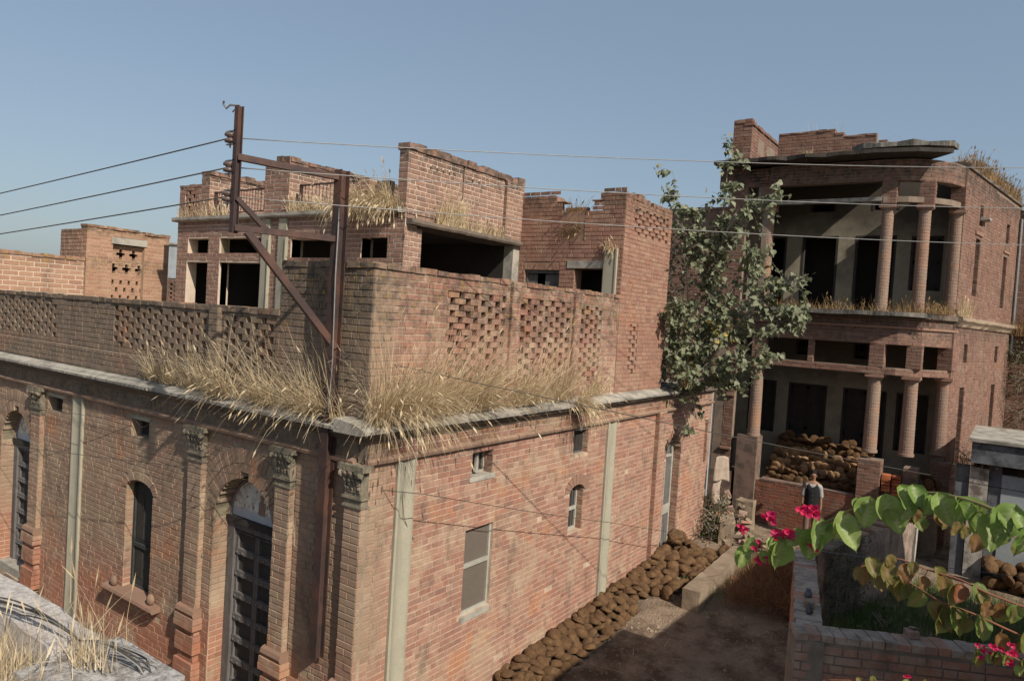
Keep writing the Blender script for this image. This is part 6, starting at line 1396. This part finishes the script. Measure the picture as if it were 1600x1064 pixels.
vine((-3.6, -6.45, 4.2), 'small leaved bougainvillea tip with magenta flowers in the bottom right corner', [(-3.621, -6.382, 4.375), (-3.599, -6.327, 4.375), (-3.579, -6.268, 4.384), (-3.56, -6.209, 4.368)], 'stem', LRd + LG[:2], 16, 0.025, 0.05, 0.003,
     [(-3.6, -6.262, 4.40, .013), (-3.6, -6.30, 4.40, .014), (-3.59, -6.30, 4.365, .012), (-3.58, -6.24, 4.36, .011), (-3.58, -6.225, 4.39, .009)])
vine((-3.1, -6.45, 4.0), 'low bougainvillea branch along the bottom edge before the yard wall', [(-3.12, -6.414, 4.115), (-3.167, -6.175, 4.085), (-3.177, -5.988, 4.04), (-3.21, -5.769, 3.985)], 'redstem', LRd + LG[:1], 20, 0.03, 0.06, 0.003, [(-3.15, -6.02, 4.07, .009)])

# ================================================================== 15. PERSON
def skin(name, V_, E_, mat, parent, root=0, sub=2):
    me = bpy.data.meshes.new(name); b = BASE[parent.name]
    me.from_pydata([Vector(v[0]) for v in V_], E_, []); o = bpy.data.objects.new(name, me); COL.objects.link(o); o.parent = parent
    md = o.modifiers.new('skin', 'SKIN'); md.use_smooth_shade = True
    for i, v in enumerate(V_):
        d_ = me.skin_vertices[0].data[i]; d_.radius = v[1] if isinstance(v[1], tuple) else (v[1], v[1]); d_.use_root = (i == root)
    md = o.modifiers.new('sub', 'SUBSURF'); md.levels = sub; md.render_levels = sub
    me.materials.append(M[mat]); return o
PE = thing('person', (13.45, -2.28, 0.02), 'person in dark waistcoat over white shirt standing before the low veranda wall', 'person')
PE.rotation_euler = (0, 0, math.radians(14)); PE.scale = (0.98, 0.93, 1.03)
# local: faces -X, left/right on Y
body = [((0, 0, .92), (.12, .13)), ((0, 0, 1.08), (.10, .12)), ((0, 0, 1.25), (.11, .145)), ((0, 0, 1.38), (.08, .12)), ((0, 0, 1.46), .05), ((-.005, 0, 1.53), .068), ((-.015, 0, 1.60), (.095, .075)), ((-.01, 0, 1.67), (.075, .06)),
        ((0, .17, 1.37), .055), ((-.01, .22, 1.12), .042), ((-.05, .235, .90), .03), ((-.07, .235, .82), (.02, .032)), ((0, -.17, 1.37), .055), ((-.01, -.22, 1.12), .042), ((-.05, -.235, .90), .03), ((-.07, -.235, .82), (.02, .032)),
        ((0, .09, .86), .09), ((-.01, .10, .48), .062), ((0, .10, .08), .045), ((-.13, .115, .03), .035), ((0, -.09, .86), .09), ((-.01, -.10, .48), .062), ((0, -.10, .08), .045), ((-.13, -.115, .03), .035),
        ((-.10, 0, 1.575), .016)]
E_ = [(0, 1), (1, 2), (2, 3), (3, 4), (4, 5), (5, 6), (6, 7), (3, 8), (8, 9), (9, 10), (10, 11), (3, 12), (12, 13), (13, 14), (14, 15), (0, 16), (16, 17), (17, 18), (18, 19), (0, 20), (20, 21), (21, 22), (22, 23)]
body = body[:24]
for sgn, r_ in ((1, 11), (-1, 15)):      # fingers and thumb
    for k in range(4):
        i0 = len(body); body += [((-.065 + .0 - .018 * (k - 1.5), sgn * .238, .765 - .004 * abs(k - 1)), .0095), ((-.075 - .018 * (k - 1.5), sgn * .232, .725), .008)]; E_ += [(r_, i0), (i0, i0 + 1)]
    i0 = len(body); body += [((-.10, sgn * .228, .81), .011), ((-.115, sgn * .222, .775), .009)]; E_ += [(r_, i0), (i0, i0 + 1)]
skin('body', body, E_, 'skin', PE)
skin('shirt', [((0, 0, .95), (.14, .155)), ((0, 0, 1.10), (.125, .15)), ((0, 0, 1.26), (.13, .17)), ((0, 0, 1.40), (.10, .145)), ((0, .175, 1.37), .085), ((-.005, .215, 1.2), .064), ((-.01, .235, 1.05), .068), ((0, -.175, 1.37), .085), ((-.005, -.215, 1.2), .064), ((-.01, -.235, 1.05), .068)],
     [(0, 1), (1, 2), (2, 3), (3, 4), (4, 5), (5, 6), (3, 7), (7, 8), (8, 9)], 'shirt', PE)
V2 = MB(); vs = []; seg = 28
vp = [(.86, .165, .19), (.95, .165, .19), (1.08, .150, .182), (1.22, .155, .195), (1.34, .145, .19), (1.405, .10, .14), (1.43, .075, .095)]
for z, rx, ry in vp:
    for k in range(seg):
        a = 2 * math.pi * k / seg; front = max(0, -math.cos(a)); dz = -0.13 * max(0, (z - 1.33) / .1) * front ** 6
        vs.append((rx * math.cos(a), ry * math.sin(a), z + dz))
V2.add(vs, [(i * seg + k, i * seg + (k + 1) % seg, (i + 1) * seg + (k + 1) % seg, (i + 1) * seg + k) for i in range(len(vp) - 1) for k in range(seg) if not (i < 2 and k == seg // 2 and False)])
bs = BASE[PE.name]; V2.v = [(x + bs.x, y + bs.y, z + bs.z) for x, y, z in V2.v]; V2.build('waistcoat', 'vest', PE, True)
skin('trousers', [((0, 0, .90), (.145, .16)), ((0, .09, .80), .105), ((-.01, .105, .48), .085), ((0, .105, .10), .075), ((0, -.09, .80), .105), ((-.01, -.105, .48), .085), ((0, -.105, .10), .075)], [(0, 1), (1, 2), (2, 3), (0, 4), (4, 5), (5, 6)], 'trouser', PE)
def blob(name, c, r_, mat, n=12, m_=8, zmin=-1, front=None):
    b = MB(); vs = []
    for i in range(m_ + 1):
        t = math.pi * i / m_
        for k in range(n):
            a = 2 * math.pi * k / n; vs.append((bs.x + c[0] + r_[0] * math.sin(t) * math.cos(a), bs.y + c[1] + r_[1] * math.sin(t) * math.sin(a), bs.z + c[2] + r_[2] * math.cos(t)))
    b.add(vs, [(i * n + k, i * n + (k + 1) % n, (i + 1) * n + (k + 1) % n, (i + 1) * n + k) for i in range(m_) for k in range(n)]); return b.build(name, mat, PE, True)
blob('hair', (.022, 0, 1.645), (.095, .084, .092), 'hair')
for sg in (1, -1):
    blob('eye', (-.098, sg * .03, 1.605), (.012, .016, .009), 'hair', 8, 6); blob('ear', (-.005, sg * .078, 1.59), (.018, .012, .03), 'skin', 8, 6)
blob('nose', (-.112, 0, 1.58), (.018, .012, .024), 'skin', 8, 6); blob('mouth', (-.098, 0, 1.545), (.01, .022, .006), 'hair', 8, 6); blob('moustache', (-.103, 0, 1.558), (.01, .026, .006), 'hair', 8, 6)
for z in (1.22, 1.12, 1.02):
    blob('button', (-.155, 0, z), (.008, .008, .008), 'shirt', 6, 4)
